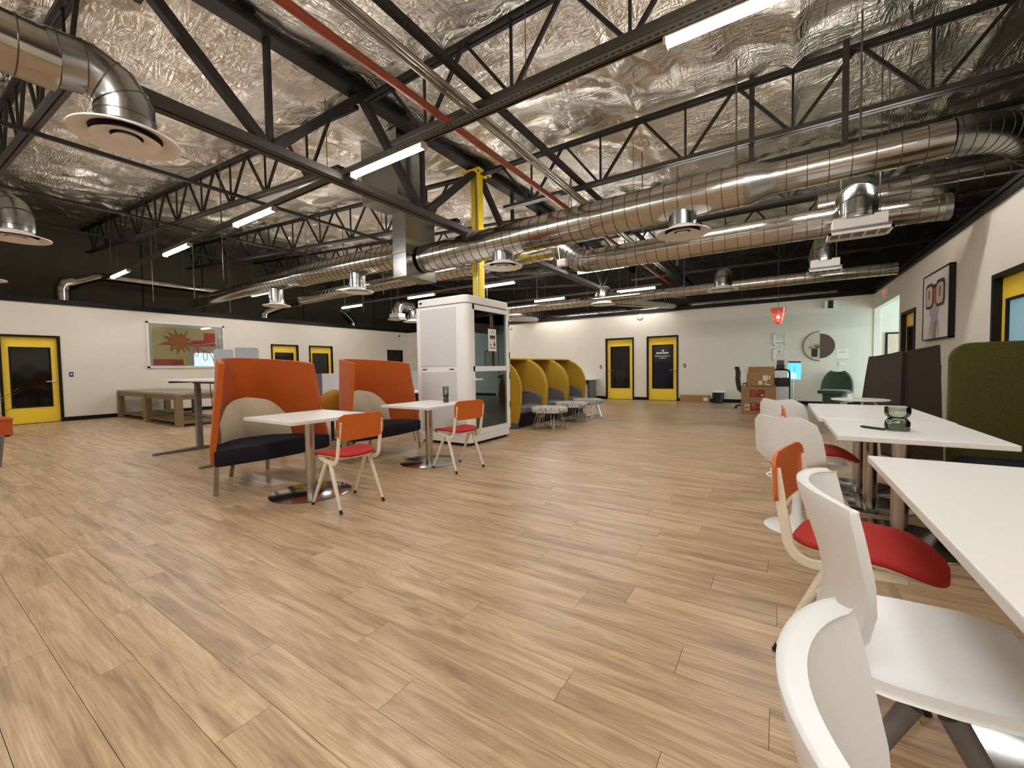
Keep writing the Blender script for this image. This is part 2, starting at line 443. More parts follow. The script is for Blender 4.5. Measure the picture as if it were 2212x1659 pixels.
def stool_material():
    m = mat('stool_cloth', (168, 166, 158), .9)
    nt = m.node_tree; N = nt.nodes; L = nt.links; b = N['Principled BSDF']
    tc = N.new('ShaderNodeTexCoord'); mp = N.new('ShaderNodeMapping'); mp.inputs['Scale'].default_value = (1, 1, .35); L.new(tc.outputs['Object'], mp.inputs[0])
    vo = N.new('ShaderNodeTexVoronoi'); vo.inputs['Scale'].default_value = 46; L.new(mp.outputs[0], vo.inputs[0])
    cr = N.new('ShaderNodeValToRGB'); e = cr.color_ramp.elements
    e[0].color = lin((96, 96, 92)); e[1].color = lin((206, 204, 196)); e[0].position = .2; e[1].position = .6
    L.new(vo.outputs['Color'], cr.inputs[0]); L.new(cr.outputs[0], b.inputs['Base Color'])
stool_material()
# ---------------------------------------------------------------- setting
XL, XR, YB, YF, WH = -15.41, 2.104, 14.40, -4.5, 2.98
OXL, OXR, OYB = -18.7, 7.2, 18.2
# floor: a dark sub-floor with oak planks laid along X
sub = MB().box(OXL, OXR, YF-.2, OYB, -.06, -.0045).build('floor', 'dark_gap', smooth=False); struct(sub)
PW, PL, Y0 = .1822, 1.248, .362
known = {0: -2.256, 1: -1.514, 2: -1.85, 3: -1.173, 4: -.296, 5: -.667, 6: -.016, 7: -.33, 8: -.843, 9: -.642, 10: -1.245, 11: -.296, 12: -.75}
G_ = .0009
unit = MB().box(G_, PL-G_, G_, PW-G_, -.004, 0).mesh('plank', False); unit.materials.append(MATS['oak_plank'])
cand = []
rs = random.Random(3)
k0, k1 = int(math.floor((YF-Y0)/PW)), int(math.ceil((YB-Y0)/PW))
for k in range(k0, k1+1):
    off = known.get(k, rs.uniform(0, PL))
    y = Y0+k*PW
    n0 = int(math.floor((XL-off)/PL)); n1 = int(math.floor((5.9-off)/PL))
    for n in range(n0, n1+1):
        x = off+n*PL
        best = 0
        if x > -13 and x < 2.2 and y < 9:
            q = [inview((x+fx*PL, y+fy*PW, 0), 60) for fx in (0, .25, .5, .75, 1) for fy in (0, 1)]
            vis = [a for a in q if a]
            if vis: best = len(vis)/sum(a[2]**3 for a in vis)*len(vis)
        cand.append((best, x, y))
cand.sort(key=lambda a: -a[0])
for sc_, x, y in cand[:300]:
    link('plank', unit, sub, (x, y, 0))
rest = MB()
for sc_, x, y in cand[300:]:
    y1 = min(y+PW, YB+.02) if x < XR else y+PW
    rest.box(x+G_, x+PL-G_, y+G_, y1-G_, -.004, 0)
ro = rest.build('plank_field', 'oak_plank', sub, smooth=False); ro['kind'] = 'stuff'

def wall(name, axis, pos, out, a0, a1, z1, openings, m='wall_paint', th=.13):
    b = MB(); cur = a0
    lo, hi = (pos, pos+out*th) if out > 0 else (pos+out*th, pos)
    def blk(p, q, za, zb):
        if q-p < 1e-4: return
        if axis == 'x': b.box(p, q, lo, hi, za, zb)
        else: b.box(lo, hi, p, q, za, zb)
    for p, q, z in sorted(openings):
        blk(cur, p, 0, z1); blk(p, q, z, z1); cur = q
    blk(cur, a1, 0, z1)
    return struct(b.build(name, m, smooth=False))
DH = 2.18
LD = [(1.59, 2.60), (7.81, 8.82), (9.25, 10.26)]
BD = [(-5.26, -4.24), (-3.80, -2.78), (-14.74, -13.73)]
RD = [(6.12, 7.14), (10.40, 11.40)]
wall('wall_left', 'y', XL, -1, YF, YB+.13, WH, [(a, b, DH) for a, b in LD] + [(13.06, 14.03, 2.12)])
wall('wall_back', 'x', YB, 1, XL, XR, WH, [(a, b, DH) for a, b in BD])
wall('wall_right', 'y', XR, 1, YF, YB, WH, [(a, b, DH) for a, b in RD] + [(11.66, 14.38, 2.585)])
wall('wall_front', 'x', YF, -1, XL, XR, WH, [])
# entrance hall beyond the opening
wall('wall_hall_back', 'x', YB, 1, XR, 6.0, 2.72, [])
wall('wall_hall_side', 'x', 11.5, -1, XR+.13, 6.0, 2.72, [])
struct(MB().box(XR+.13, 6.0, 11.4, YB+.13, 2.72, 2.8).build('ceiling_hall', 'wall_paint', smooth=False))
# glazed entrance at the end of the hall
wn = MB()
wn.box(5.86, 5.92, 11.5, 14.4, 0, .1); wn.box(5.86, 5.92, 11.5, 14.4, 2.6, 2.72)
for y in (11.5, 12.45, 13.4, 14.32): wn.box(5.86, 5.92, y, y+.08, 0, 2.72)
win = bpy.data.objects.new('window_1', None); COL.objects.link(win); win.location = (5.9, 13, 0); struct(win)
wf = wn.build('window_frame', 'black_paint', win, loc=(-5.9, -13, 0), smooth=False)
for y in (11.58, 12.53, 13.48):
    MB().box(5.885, 5.895, y, y+.86, .1, 2.6).build('pane', 'clear_glass', win, loc=(-5.9, -13, 0), smooth=False)
# window hole opposite the far office wall (dark television niche on the left wall)
tv = MB().box(XL-.12, XL-.09, 13.06, 14.03, 0, 2.12).build('wall_niche', 'dark_gap', smooth=False); struct(tv)
# white casing around the dark niche
cs = MB()
cs.box(XL-.1, XL+.02, 13.02, 13.06, 0, 2.16); cs.box(XL-.1, XL+.02, 14.03, 14.07, 0, 2.16); cs.box(XL-.1, XL+.02, 13.02, 14.07, 2.12, 2.16)
struct(cs.build('trim_niche', 'picture_white', smooth=False))

# shell of the building above and behind the partitions
struct(MB().box(OXL-.1, OXL, YF-.3, OYB, 0, 6.4).build('wall_outer_left', 'dark_wall', smooth=False))
struct(MB().box(OXL, OXR, OYB, OYB+.1, 0, 6.4).build('wall_outer_back', 'brown_wall', smooth=False))
struct(MB().box(OXR, OXR+.1, YF-.3, OYB, 0, 6.4).build('wall_outer_right', 'brown_wall', smooth=False))
struct(MB().box(OXL, OXR, YF-.4, YF-.3, 0, 6.4).build('wall_outer_front', 'brown_wall', smooth=False))
# tilt-up joints on the outer left wall
jt = MB()
for y in (5.2, 7.0, 11.0, 15.0): jt.box(OXL, OXL+.012, y, y+.03, 2.5, 6.2)
struct(jt.build('trim_joints', 'black_paint', smooth=False))

# black cap trim and baseboards
n = 1
for b in (MB().box(XL-.06, XL+.045, YF, YB, WH, WH+.10).box(XL-.06, XL+.03, YF, YB, WH+.1, WH+.13),
          MB().box(XL, XR, YB-.045, YB+.06, WH, WH+.12),
          MB().box(XR-.05, XR+.06, YF, YB, WH, WH+.05).box(XR-.03, XR+.06, YF, YB, WH+.05, WH+.075).box(XR-.05, XR+.06, YF, YB, WH+.075, WH+.13),
          MB().box(XL, XR, YF-.06, YF+.045, WH, WH+.12)):
    struct(b.build('trim_%d' % n, 'black_paint', smooth=False)); n += 1
def base(name, axis, pos, inn, a0, a1, gaps):
    b = MB(); cur = a0; lo, hi = min(pos, pos+inn*.014), max(pos, pos+inn*.014)
    for p, q in sorted(gaps)+[(a1, a1)]:
        if p-cur > .01:
            if axis == 'x': b.box(cur, p, lo, hi, 0, .105)
            else: b.box(lo, hi, cur, p, 0, .105)
        cur = q
    struct(b.build(name, 'black_paint', smooth=False))
base('baseboard_left', 'y', XL, 1, YF, YB, LD+[(13.02, 14.07)])
base('baseboard_back', 'x', YB, -1, XL, 6.0, BD)
base('baseboard_right', 'y', XR, -1, YF, YB, RD+[(11.66, 14.38)])

# doors
def door(n, loc, rz, w, hside, pane='dark_room_pane', lettering=False):
    d = bpy.data.objects.new('door_%d' % n, None); COL.objects.link(d); d.location = loc; d.rotation_euler = (0, 0, math.radians(rz)); struct(d)
    ft = .05
    f = MB()
    for x0, x1, z0, z1 in ((0, ft, 0, DH), (w-ft, w, 0, DH), (ft, w-ft, DH-ft, DH)): f.box(x0, x1, -.022, .13, z0, z1)
    f.build('door_frame', 'black_paint', d, smooth=False)
    y0, y1 = .055, .10
    gx0, gx1, gz0, gz1 = .165, w-.165, .40, 1.885
    lf = MB()
    lf.box(ft, gx0, y0, y1, .01, DH-ft); lf.box(gx1, w-ft, y0, y1, .01, DH-ft)
    lf.box(gx0, gx1, y0, y1, .01, gz0); lf.box(gx0, gx1, y0, y1, gz1, DH-ft)
    leaf = lf.build('door_leaf', 'yellow_door', d, smooth=False)
    bd = MB()
    for q in ((gx0, gx0+.028, gz0, gz1), (gx1-.028, gx1, gz0, gz1), (gx0, gx1, gz0, gz0+.028), (gx0, gx1, gz1-.028, gz1)):
        bd.box(q[0], q[1], y0-.012, y1, q[2], q[3])
    bd.build('glazing_bead', 'black_paint', leaf, smooth=False)
    MB().box(gx0+.02, gx1-.02, y0+.015, y0+.022, gz0+.02, gz1-.02).build('pane', pane, leaf, smooth=False)
    hx = (w-ft-.07) if hside == 'r' else ft+.07
    s_ = -1 if hside == 'r' else 1
    h = MB().lathe([(0, 0), (.03, 0), (.03, .012), (.012, .016), (.012, .055)], 14, M=T(hx, y0, 1.03) @ Matrix.Rotation(PI/2, 4, 'X'))
    h.tube([(hx, y0-.05, 1.03), (hx+s_*.03, y0-.058, 1.03), (hx+s_*.15, y0-.055, 1.028)], .011, 8)
    h.build('handle', 'silver', leaf)
    MB().box(ft, w-ft, .02, .1, 0, .012).build('threshold', 'black_paint', d, smooth=False)
    return d, leaf, y0
dn = 1
for (a, b), hs in zip(LD, 'rrr'): door(dn, (XL, a, 0), 90, b-a, hs); dn += 1
door(dn, (BD[0][0], YB, 0), 0, BD[0][1]-BD[0][0], 'l'); dn += 1
d5, leaf5, y5 = door(dn, (BD[1][0], YB, 0), 0, BD[1][1]-BD[1][0], 'r', 'blue_glass'); dn += 1
door(dn, (BD[2][0], YB, 0), 0, 1.01, 'r'); dn += 1
door(dn, (XR, RD[0][1], 0), -90, RD[0][1]-RD[0][0], 'r', 'room_glow_pane'); dn += 1
door(dn, (XR, RD[1][1], 0), -90, RD[1][1]-RD[1][0], 'r'); dn += 1
# lettering on the blue glass door
zt = 1.56
me = textmesh('Meeting Room', .085); me.materials.append(MATS['paper']); link('lettering', me, leaf5, (.51, y5+.012, zt-.055), (PI/2, 0, 0))
sg = MB()
x = .30
for wd in (.10, .09, .02, .11, .09): sg.box(x, x+wd-.012, y5+.011, y5+.013, zt+.02, zt+.07); x += wd
sg.box(.40, .62, y5+.011, y5+.013, zt-.135, zt-.12)
sg.prism([(.465, 0), (.555, 0), (.555, .035), (.535, .06), (.51, .06)], 0, .002, M=T(0, y5+.013, zt+.1) @ Matrix.Rotation(PI/2, 4, 'X'))
sg.build('lettering', 'paper', leaf5, smooth=False)

# ---------------------------------------------------------------- foil ceiling
GX = -4.78
JY = [-1.37, 1.18, 3.73, 6.285, 8.84, 11.40, 13.95]
def roofz(x): return 4.80 + (.067*(GX-x) if x < GX else 0)
def vnoise(X, Y, fx, fy, seed, rot=0):
    c, s_ = math.cos(rot), math.sin(rot)
    U = (X*c+Y*s_)*fx; V = (-X*s_+Y*c)*fy
    r = np.random.RandomState(seed).rand(257, 257)
    iu = np.floor(U).astype(int); iv = np.floor(V).astype(int); fu = U-iu; fv = V-iv
    fu = fu*fu*(3-2*fu); fv = fv*fv*(3-2*fv)
    def g(a, b): return r[a % 257, b % 257]
    return (g(iu, iv)*(1-fu)*(1-fv)+g(iu+1, iv)*fu*(1-fv)+g(iu, iv+1)*(1-fu)*fv+g(iu+1, iv+1)*fu*fv)-.5
st = .055
xs = np.arange(OXL, OXR+.01, st); ys = np.arange(YF-.3, OYB+.01, st)
Xg, Yg = np.meshgrid(xs, ys, indexing='ij')
Zg = np.where(Xg < GX, 4.80+.067*(GX-Xg), 4.80) + .07
# sag between the joists, pinch at the battens that hold it
ph = (Yg-JY[1])/2.555
sag = np.abs(np.sin(PI*ph))**.7
Zg -= .10*sag
Zg += .20*np.exp(-((Xg-GX)/.35)**2)
Xw = Xg+.35*vnoise(Xg, Yg, .9, .9, 5); Yw = Yg+.35*vnoise(Xg, Yg, .9, .9, 6)
Zg += .12*vnoise(Xw, Yw, .7, .9, 1) + .075*np.abs(vnoise(Xw, Yw, 1.3, 3.4, 2, .5))*2 + .07*np.abs(vnoise(Xw, Yw, 3.6, 1.2, 3, -.4))*2
gate = np.clip(vnoise(Xg, Yg, .8, .8, 21)*4+.55, .3, 1)
Zg += gate*(.06*np.abs(vnoise(Xw, Yw, 6.5, 2.2, 4, .9)) + .06*np.abs(vnoise(Xw, Yw, 2.4, 7.5, 8, -.2)))
# seams where the sheets overlap
Zg -= .06*np.exp(-(((Xg+60) % 1.85 - .92)/.05)**2)
nx_, ny_ = Xg.shape
V_ = np.stack([Xg, Yg, Zg], -1).reshape(-1, 3)
idx = np.arange(nx_*ny_).reshape(nx_, ny_)
Fq = np.stack([idx[:-1, :-1], idx[:-1, 1:], idx[1:, 1:], idx[1:, :-1]], -1).reshape(-1, 4)
me = bpy.data.meshes.new('ceiling')
me.vertices.add(len(V_)); me.vertices.foreach_set('co', V_.ravel())
me.loops.add(Fq.size); me.loops.foreach_set('vertex_index', Fq.ravel().astype(np.int32))
me.polygons.add(len(Fq)); me.polygons.foreach_set('loop_start', np.arange(0, Fq.size, 4, dtype=np.int32))
me.update(calc_edges=True); me.validate(); me.shade_smooth()
me.materials.append(MATS['foil'])
struct(link('ceiling', me))
struct(MB().box(OXL-.1, OXR+.1, YF-.4, OYB+.1, 6.4, 6.5).build('ceiling_deck', 'black_paint', smooth=False))
# ---------------------------------------------------------------- roof steel
ORD = ['first', 'second', 'third', 'fourth', 'fifth', 'sixth', 'seventh', 'eighth', 'ninth', 'tenth', 'eleventh', 'twelfth', 'thirteenth', 'fourteenth', 'fifteenth', 'sixteenth', 'seventeenth']
BZ = 4.035                                             # underside of the joists right of the girder
def bz(x): return BZ + (.067*(GX-x) if x < GX else 0)
def tz(x): return roofz(x)+.0
def joist(y, side, label):
    x0, x1 = ((-18.45, GX-.12) if side == 'l' else (GX+.12, 7.0))
    t = thing('roof_joist', label, 'joist', ((x0+x1)/2, y, bz((x0+x1)/2)), 0, 'open-web roof joists')
    ox, oz = (x0+x1)/2, bz((x0+x1)/2)
    P = lambda x, z, dy=0: (x-ox, dy, z-oz)
    top = MB(); bot = MB()
    for dy in (-.032, .032):
        top.bar(P(x0, tz(x0), dy), P(x1, tz(x1), dy), .045, .05)
        bot.bar(P(x0+.5, bz(x0+.5)+.03, dy), P(x1-.35 if side == 'l' else x1, bz(x1)+.03, dy), .045, .055)
    top.build('top_chord', 'steel_dark', t, smooth=False); bot.build('bottom_chord', 'steel_brown', t, smooth=False)
    pitch = 1.24; nb = .12
    n0 = math.ceil((x0+.6-nb)/pitch); n1 = math.floor((x1-.3-nb)/pitch)
    for n in range(n0, n1+1):
        xb = nb+n*pitch
        for xt, r in ((xb-.6, .036), (xb+.6, .036), (xb, .026)):
            if xt < x0+.05 or xt > x1-.02: xt = min(max(xt, x0+.05), x1-.02)
            MB().bar(P(xb+(.03 if xt > xb else -.03 if xt < xb else 0), bz(xb)+.03), P(xt, tz(xt)), r, r, up=(0, 1, 0)).build('web_bar', 'steel_dark', t, smooth=False)
    return t
for i, y in enumerate(JY[1:]):
    for side in 'lr':
        joist(y, side, 'dark open-web roof joist %s the yellow column line, %s from the camera' % ('left of' if side == 'l' else 'right of', ORD[i]))
# girder carried by the yellow column
g = thing('roof_girder', 'heavy dark roof girder resting on the yellow steel column', 'girder', (GX, 6.28, 3.6))
P = lambda y, z, dx=0: (dx, y-6.28, z-3.6)
for dx, nm in ((-.055, 'bottom_chord'), (.055, 'bottom_chord')):
    MB().bar(P(YF, 3.66, dx), P(16.5, 3.66, dx), .085, .085).build(nm, 'steel_brown', g, smooth=False)
tp = MB(); tp.bar(P(YF, 4.87), P(16.5, 4.87), .2, .03); tp.bar(P(YF, 5.05), P(16.5, 5.05), .2, .03); tp.bar(P(YF, 4.96), P(16.5, 4.96), .03, .18)
tp.build('top_chord', 'steel_dark', g, smooth=False)
bn = [-2.6, -.05, 2.5, 4.86, 7.5, 10.1, 12.65]
tn = [-1.37, 1.18, 3.73, 6.285, 8.84, 11.40, 13.95]
for i, yb in enumerate(bn):
    MB().bar(P(yb, 3.68), P(yb, 4.88), .06, .06, up=(0, 1, 0)).build('vertical_post', 'steel_dark', g, smooth=False)
    if i > 0: MB().bar(P(yb-.05, 3.7), P(tn[i-1], 4.9), .10, .09, up=(1, 0, 0)).build('diagonal_brace', 'steel_dark', g, smooth=False)
    MB().bar(P(yb+.05, 3.7), P(tn[i], 4.9), .10, .13, up=(1, 0, 0)).build('diagonal_brace', 'steel_dark', g, smooth=False)
# column
c = thing('steel_column', 'yellow steel column with bolted cap plate behind the phone booth', 'column', (GX, 6.28, 0))
MB().rbox(-.085, .085, -.085, .085, 0, 4.80, .02, 3).build('column_shaft', 'column_yellow', c)
cp = MB().box(-.2, .2, -.2, .2, 4.80, 4.835).build('cap_plate', 'column_yellow', c, smooth=False)
for a in (-.15, .15):
    for b in (-.15, .15): MB().lathe([(0, -.02), (.018, -.02), (.018, 0)], 6, (a, b, 4.80)).build('bolt', 'steel_dark', cp)
MB().tube([(.05, -.1, 2.2), (.05, -.1, 4.9)], .02, 8).build('conduit', 'conduit', c)
# bridging angles that tie the joists together
for xb, nm in ((-7.8, 'nearest the girder'), (-11.15, 'midway to the far left wall'), (-14.3, 'closest to the far left wall')):
    b = MB().bar((0, YF, 0), (0, OYB-.3, 0), .05, .05)
    o = b.build('bridging_bar', 'steel_dark', None, (xb, 0, bz(xb)-.03), smooth=False)
    tag(o, 'thin dark bridging bar under the left joists, %s' % nm, 'steel bar', 'joist bridging bars')
# sprinkler main, conduits and the dark angle beside them
o = MB().tube([(0, YF, 0), (0, OYB-.5, 0)], .04, 12).build('sprinkler_pipe', 'rust_pipe', None, (-3.1, 0, 3.93)); tag(o, 'rust red sprinkler pipe running below the joists', 'pipe')
for i, (dx, dz, nm) in enumerate(((0, 0, 'left'), (.05, .012, 'middle'), (.10, .0, 'right'))):
    o = MB().tube([(0, YF, 0), (0, OYB-.5, 0)], .019, 10).build('conduit', 'conduit', None, (-2.86+dx, 0, 3.985+dz)); tag(o, 'silver electrical conduit beside the rust red pipe, %s one of the three' % nm, 'conduit', 'bundled conduits')
o = MB().bar((0, YF, 0), (0, OYB-.5, 0), .06, .07).build('steel_angle', 'steel_dark', None, (-2.66, 0, 4.11), smooth=False); tag(o, 'dark steel bar running above the silver conduits', 'steel bar')
# slotted strut rows that carry the strip lights
ROWZ = 3.74
ROWS = {3.41: [-13.72, -10.2, -7.09, -3.94, -.13], 6.8: [-13.8, -10.2, -7.07, -3.92, -.85, .8], 10.2: [-13.95, -10.22, -7.06, -3.85], 13.6: [-10.2, -7.1, -3.93], .02: [-13.8, -10.2, -7.07, -3.45, -.4, 1.3], -3.37: [-7.07, -3.45, -.4, 1.3]}  # final two rows are unseen fill lights; second row's right pair is added too
rown = {3.41: 'nearest row ahead', 6.8: 'second row with an added right pair', 10.2: 'third row', 13.6: 'last row by the far wall', .02: 'unseen fill row overhead', -3.37: 'unseen fill row added behind the camera'}
fix = None
for y, xs_ in ROWS.items():
    t = thing('strut_channel', 'slotted steel strut carrying the strip lights of the %s' % rown[y], 'strut', (-6.5, y, ROWZ), 0, 'slotted struts')
    a, b = (-15.2 if y < 13 else -11.2)+6.5, (4.0 if y < 9 else -3.1)+6.5
    m = MB(); m.box(a, b, -.03, -.026, -.03, .04); m.box(a, b, .026, .03, -.03, .04); m.box(a, b, -.03, .03, .036, .04); m.box(a, b, -.03, -.014, -.03, -.026); m.box(a, b, .014, .03, -.03, -.026)
    m.build('channel', 'strut', t, smooth=False)
    sl = MB(); q = a+.05
    while q < b-.05 and y == 3.41:
        sl.box(q, q+.034, -.0312, -.0301, -.007, .007); q += .058
    if sl.v:
        so = sl.build('slots', 'vent_dark', t, smooth=False); so['kind'] = 'stuff'
    for xr in np.arange(a+.8, b, 3.1):
        MB().tube([(float(xr), 0, 0), (float(xr), 0, tz(float(xr)-6.5)-ROWZ)], .005, 6).build('hanger_rod', 'strut', t)
    for i, xc in enumerate(xs_):
        lab = 'glowing white strip light, %s from the left in the %s' % (ORD[i], rown[y])
        if fix is None:
            fix = thing('strip_light', lab, 'strip light', (xc, y, ROWZ-.031), 0, 'ceiling strip lights')
            hs = MB(); hs.prism([(-.036, -.02), (.036, -.02), (.028, 0), (-.028, 0)], -.63, .63, M=Matrix(((0, 0, 1, 0), (1, 0, 0, 0), (0, 1, 0, 0), (0, 0, 0, 1))))
            hs.build('housing', 'strip_housing', fix, smooth=False)
            df = MB(); pr = [(-.036, -.02)]+[(.042*math.sin(a_), -.04-.036*math.cos(a_)) for a_ in np.linspace(-2.0, 2.0, 11)]+[(.036, -.02)]
            df.prism(pr, -.61, .61, M=Matrix(((0, 0, 1, 0), (1, 0, 0, 0), (0, 1, 0, 0), (0, 0, 0, 1))))
            df.build('diffuser', 'tube', fix)
            for e in (-1, 1): MB().box(min(e*.61, e*.632), max(e*.61, e*.632), -.044, .044, -.078, -.018).build('end_cap', 'strip_housing', fix, smooth=False)
        else: dup(fix, (xc, y, ROWZ-.031), 0, lab)

# ---------------------------------------------------------------- ducts
def ducttube(t, path, r, rings, name='duct_body', m='galvanised', n=28, rr=.006):
    o = MB().tube(path, r, n).build(name, m, t)
    if rings:
        P_ = [Vector(q) for q in path]; seg = [(P_[i+1]-P_[i]).length for i in range(len(P_)-1)]; tot = sum(seg)
        rg = MB(); s_ = rings/2; cnt = 0
        R_ = r if isinstance(r, (list, tuple)) else [r]*len(P_)
        while s_ < tot:
            q = s_; i = 0
            while i < len(seg)-1 and q > seg[i]: q -= seg[i]; i += 1
            f = q/seg[i]; c_ = P_[i].lerp(P_[i+1], f); d = (P_[i+1]-P_[i]).normalized(); rad = R_[i]*(1-f)+R_[i+1]*f
            rg.tube([c_-d*.005, c_-d*.003, c_+d*.003, c_+d*.005], [rad-.002, rad+rr, rad+rr, rad-.002], n, caps=False)
            s_ += rings; cnt += 1
        ro_ = rg.build('seam_rings', 'seam', t); ro_['kind'] = 'stuff'
    return o
DY = 5.75
t = thing('air_duct', 'long round silver duct in the foreground, right of the square drop box', 'duct', (0, DY, 3.3), 0, 'round silver ducts')
Q = lambda pts: [(a, b-DY, c_-3.3) for a, b, c_ in pts]
ducttube(t, Q([(-5.62, DY, 3.27), (-3, DY, 3.3), (-.34, DY, 3.33)]), [.255, .25, .235], .165)
MB().tube(Q([(-.36, DY, 3.33), (-.28, DY, 3.33), (-.10, DY, 3.335), (-.02, DY, 3.335)]), [.24, .24, .18, .18], 28).build('reducer', 'galvanised_flat', t)
ducttube(t, Q([(-.04, DY, 3.335), (1.38, DY, 3.345)]), .172, .19, 'branch_body')
el = arc((1.38, DY+.62, 3.345), .62, -90, -32, 8)
ducttube(t, Q(el), .178, .07, 'elbow', 'galvanised_flat', rr=.004)
e1 = Vector(el[-1]); dd = Vector((math.cos(math.radians(58)), math.sin(math.radians(58)), 0)); dd = Vector((-math.sin(math.radians(-32)), math.cos(math.radians(-32)), 0))
ducttube(t, Q([tuple(e1), tuple(e1+dd*2.2)]), .172, .19, 'branch_tail')
t = thing('air_duct', 'long round silver duct running to the left wall from the square drop box', 'duct', (-10, DY, 3.45), 0, 'round silver ducts')
Q = lambda pts: [(a+10, b-DY, c_-3.45) for a, b, c_ in pts]
ducttube(t, Q([(-6.02, DY, 3.44), (-9.7, DY, 3.5)]), [.25, .235], .165)
MB().tube(Q([(-9.68, DY, 3.5), (-9.78, DY, 3.5), (-9.95, DY, 3.5), (-10.0, DY, 3.5)]), [.245, .245, .215, .215], 28).build('reducer', 'galvanised_flat', t)
ducttube(t, Q([(-9.98, DY, 3.5), (-12.3, DY, 3.5)]), .205, .165, 'branch_body')
ducttube(t, Q([(-12.28, DY, 3.5), (-15.9, DY, 3.46)]), [.19, .165], .165, 'branch_tail')
# square drop box and the plenum above it
t = thing('duct_drop_box', 'square sheet-metal duct drop between the two halves of the foreground duct', 'duct', (-5.84, 5.68, 2.9))
MB().box(-.17, .17, -.38, .38, 0, 1.5).build('drop_shaft', 'galvanised_flat', t, smooth=False)
MB().box(-.185, .185, -.395, .395, .42, .45).build('flange', 'galvanised_flat', t, smooth=False)
MB().box(-.18, .18, -.39, .39, -.012, .006).build('bottom_pan', 'galvanised_flat', t, smooth=False)
MB().box(.06, .9, -1.2, -.66, 1.0, 2.0).build('plenum', 'galvanised_flat', t, smooth=False)
MB().box(-.1, .3, -.7, 0, 1.35, 1.95).build('plenum_neck', 'galvanised_flat', t, smooth=False)
D2 = 7.3
t = thing('air_duct', 'second round silver duct with a capped right end, behind the foreground duct', 'duct', (0, D2, 3.15), 0, 'round silver ducts')
Q = lambda pts: [(a, b-D2, c_-3.15) for a, b, c_ in pts]
ducttube(t, Q([(-3.0, D2, 3.15), (.7, D2, 3.15)]), .20, .17)
ducttube(t, Q([(.7, D2, 3.13), (1.72, D2, 3.1)]), .155, .17, 'branch_body')
MB().tube(Q([(1.70, D2, 3.1), (1.76, D2, 3.1), (1.79, D2, 3.1)]), [.162, .162, .12], 24).build('end_cap', 'galvanised_flat', t)
ducttube(t, Q([(-2.98, D2, 3.15), (-3.12, D2, 3.17), (-3.3, D2, 3.3), (-3.48, D2, 3.45), (-3.62, D2, 3.5)]), .2, .09, 'elbow', 'galvanised_flat')
ducttube(t, Q([(-3.6, D2, 3.5), (-4.6, D2, 3.44), (-5.4, D2, 3.42), (-12.4, D2, 3.42)]), .155, .17, 'branch_tail')
t = thing('air_duct', 'dark upper round duct passing over the right wall', 'duct', (2, 8.4, 3.7), 0, 'round silver ducts')
ducttube(t, [(-1.5, 0, 0), (3.5, 0, .05)], .2, .24)
D3 = 10.75
t = thing('air_duct', 'slim far round duct above the reception end', 'duct', (-3, D3, 2.965), 0, 'round silver ducts')
ducttube(t, [(-6.5, 0, 0), (4.9, 0, .02)], .118, .17)
t = thing('air_duct', 'low far round duct just above the back wall trim', 'duct', (-4, 15.2, 3.2), 0, 'round silver ducts')
ducttube(t, [(-6.5, 0, 0), (5.4, 0, 0)], .11, .2)
for x in (-5, -1, 3): MB().tube([(x, 0, .1), (x, 0, 1.75)], .007, 6).build('hanger_rod', 'strut', t)
# short ducts that dive behind the back wall
for (xa, ya, za, xb, yb, zb, r, lab) in ((-4.1, 10.8, 3.05, -2.7, 14.9, 3.25, .19, 'round duct slanting from the far ceiling diffuser to the back wall'), (-9.3, 11.2, 3.1, -7.9, 14.9, 3.2, .2, 'round duct slanting down behind the phone booth to the back wall')):
    t = thing('air_duct', lab, 'duct', (xa, ya, za), 0, 'round silver ducts'); ducttube(t, [(0, 0, 0), (xb-xa, yb-ya, zb-za)], r, .14)
# left wall pipes
t = thing('air_duct', 'bent silver duct along the dark wall above the left door', 'duct', (-16.3, 3.2, 3.6), 0, 'round silver ducts')
ducttube(t, [(0, -.35, -.9), (0, -.35, -.1), (0, -.3, .05), (0, -.1, .12)], .17, .16, 'flexible_bend')
ducttube(t, [(0, -.12, .1), (0, .38, .36), (0, .7, .37), (0, 4.2, .36)], .11, 0)
for y in (.8, 2.4, 3.8): MB().tube([(0, y, .45), (0, y, 2.1)], .007, 6).build('hanger_rod', 'strut', t)
for y, s_ in ((7.9, -1), (11.7, 1)):
    t = thing('air_duct', 'short bent silver duct dropping behind the left wall, %s of the two' % ('nearer' if s_ < 0 else 'farther'), 'duct', (-16.0, y, 3.4), 0, 'round silver ducts')
    ducttube(t, [(0, 0, -.7), (0, 0, -.15), (0, -s_*.1, .0), (.3, -s_*.75, .35), (.9, -s_*.9, .4)], .14, .12)
t = thing('air_duct', 'thick round duct coming from overhead left to the nearest ceiling diffuser', 'duct', (-4.5, .6, 3.5), 0, 'round silver ducts')
ducttube(t, [(0, -4.6, 0), (0, .22, 0)], .2, .28)

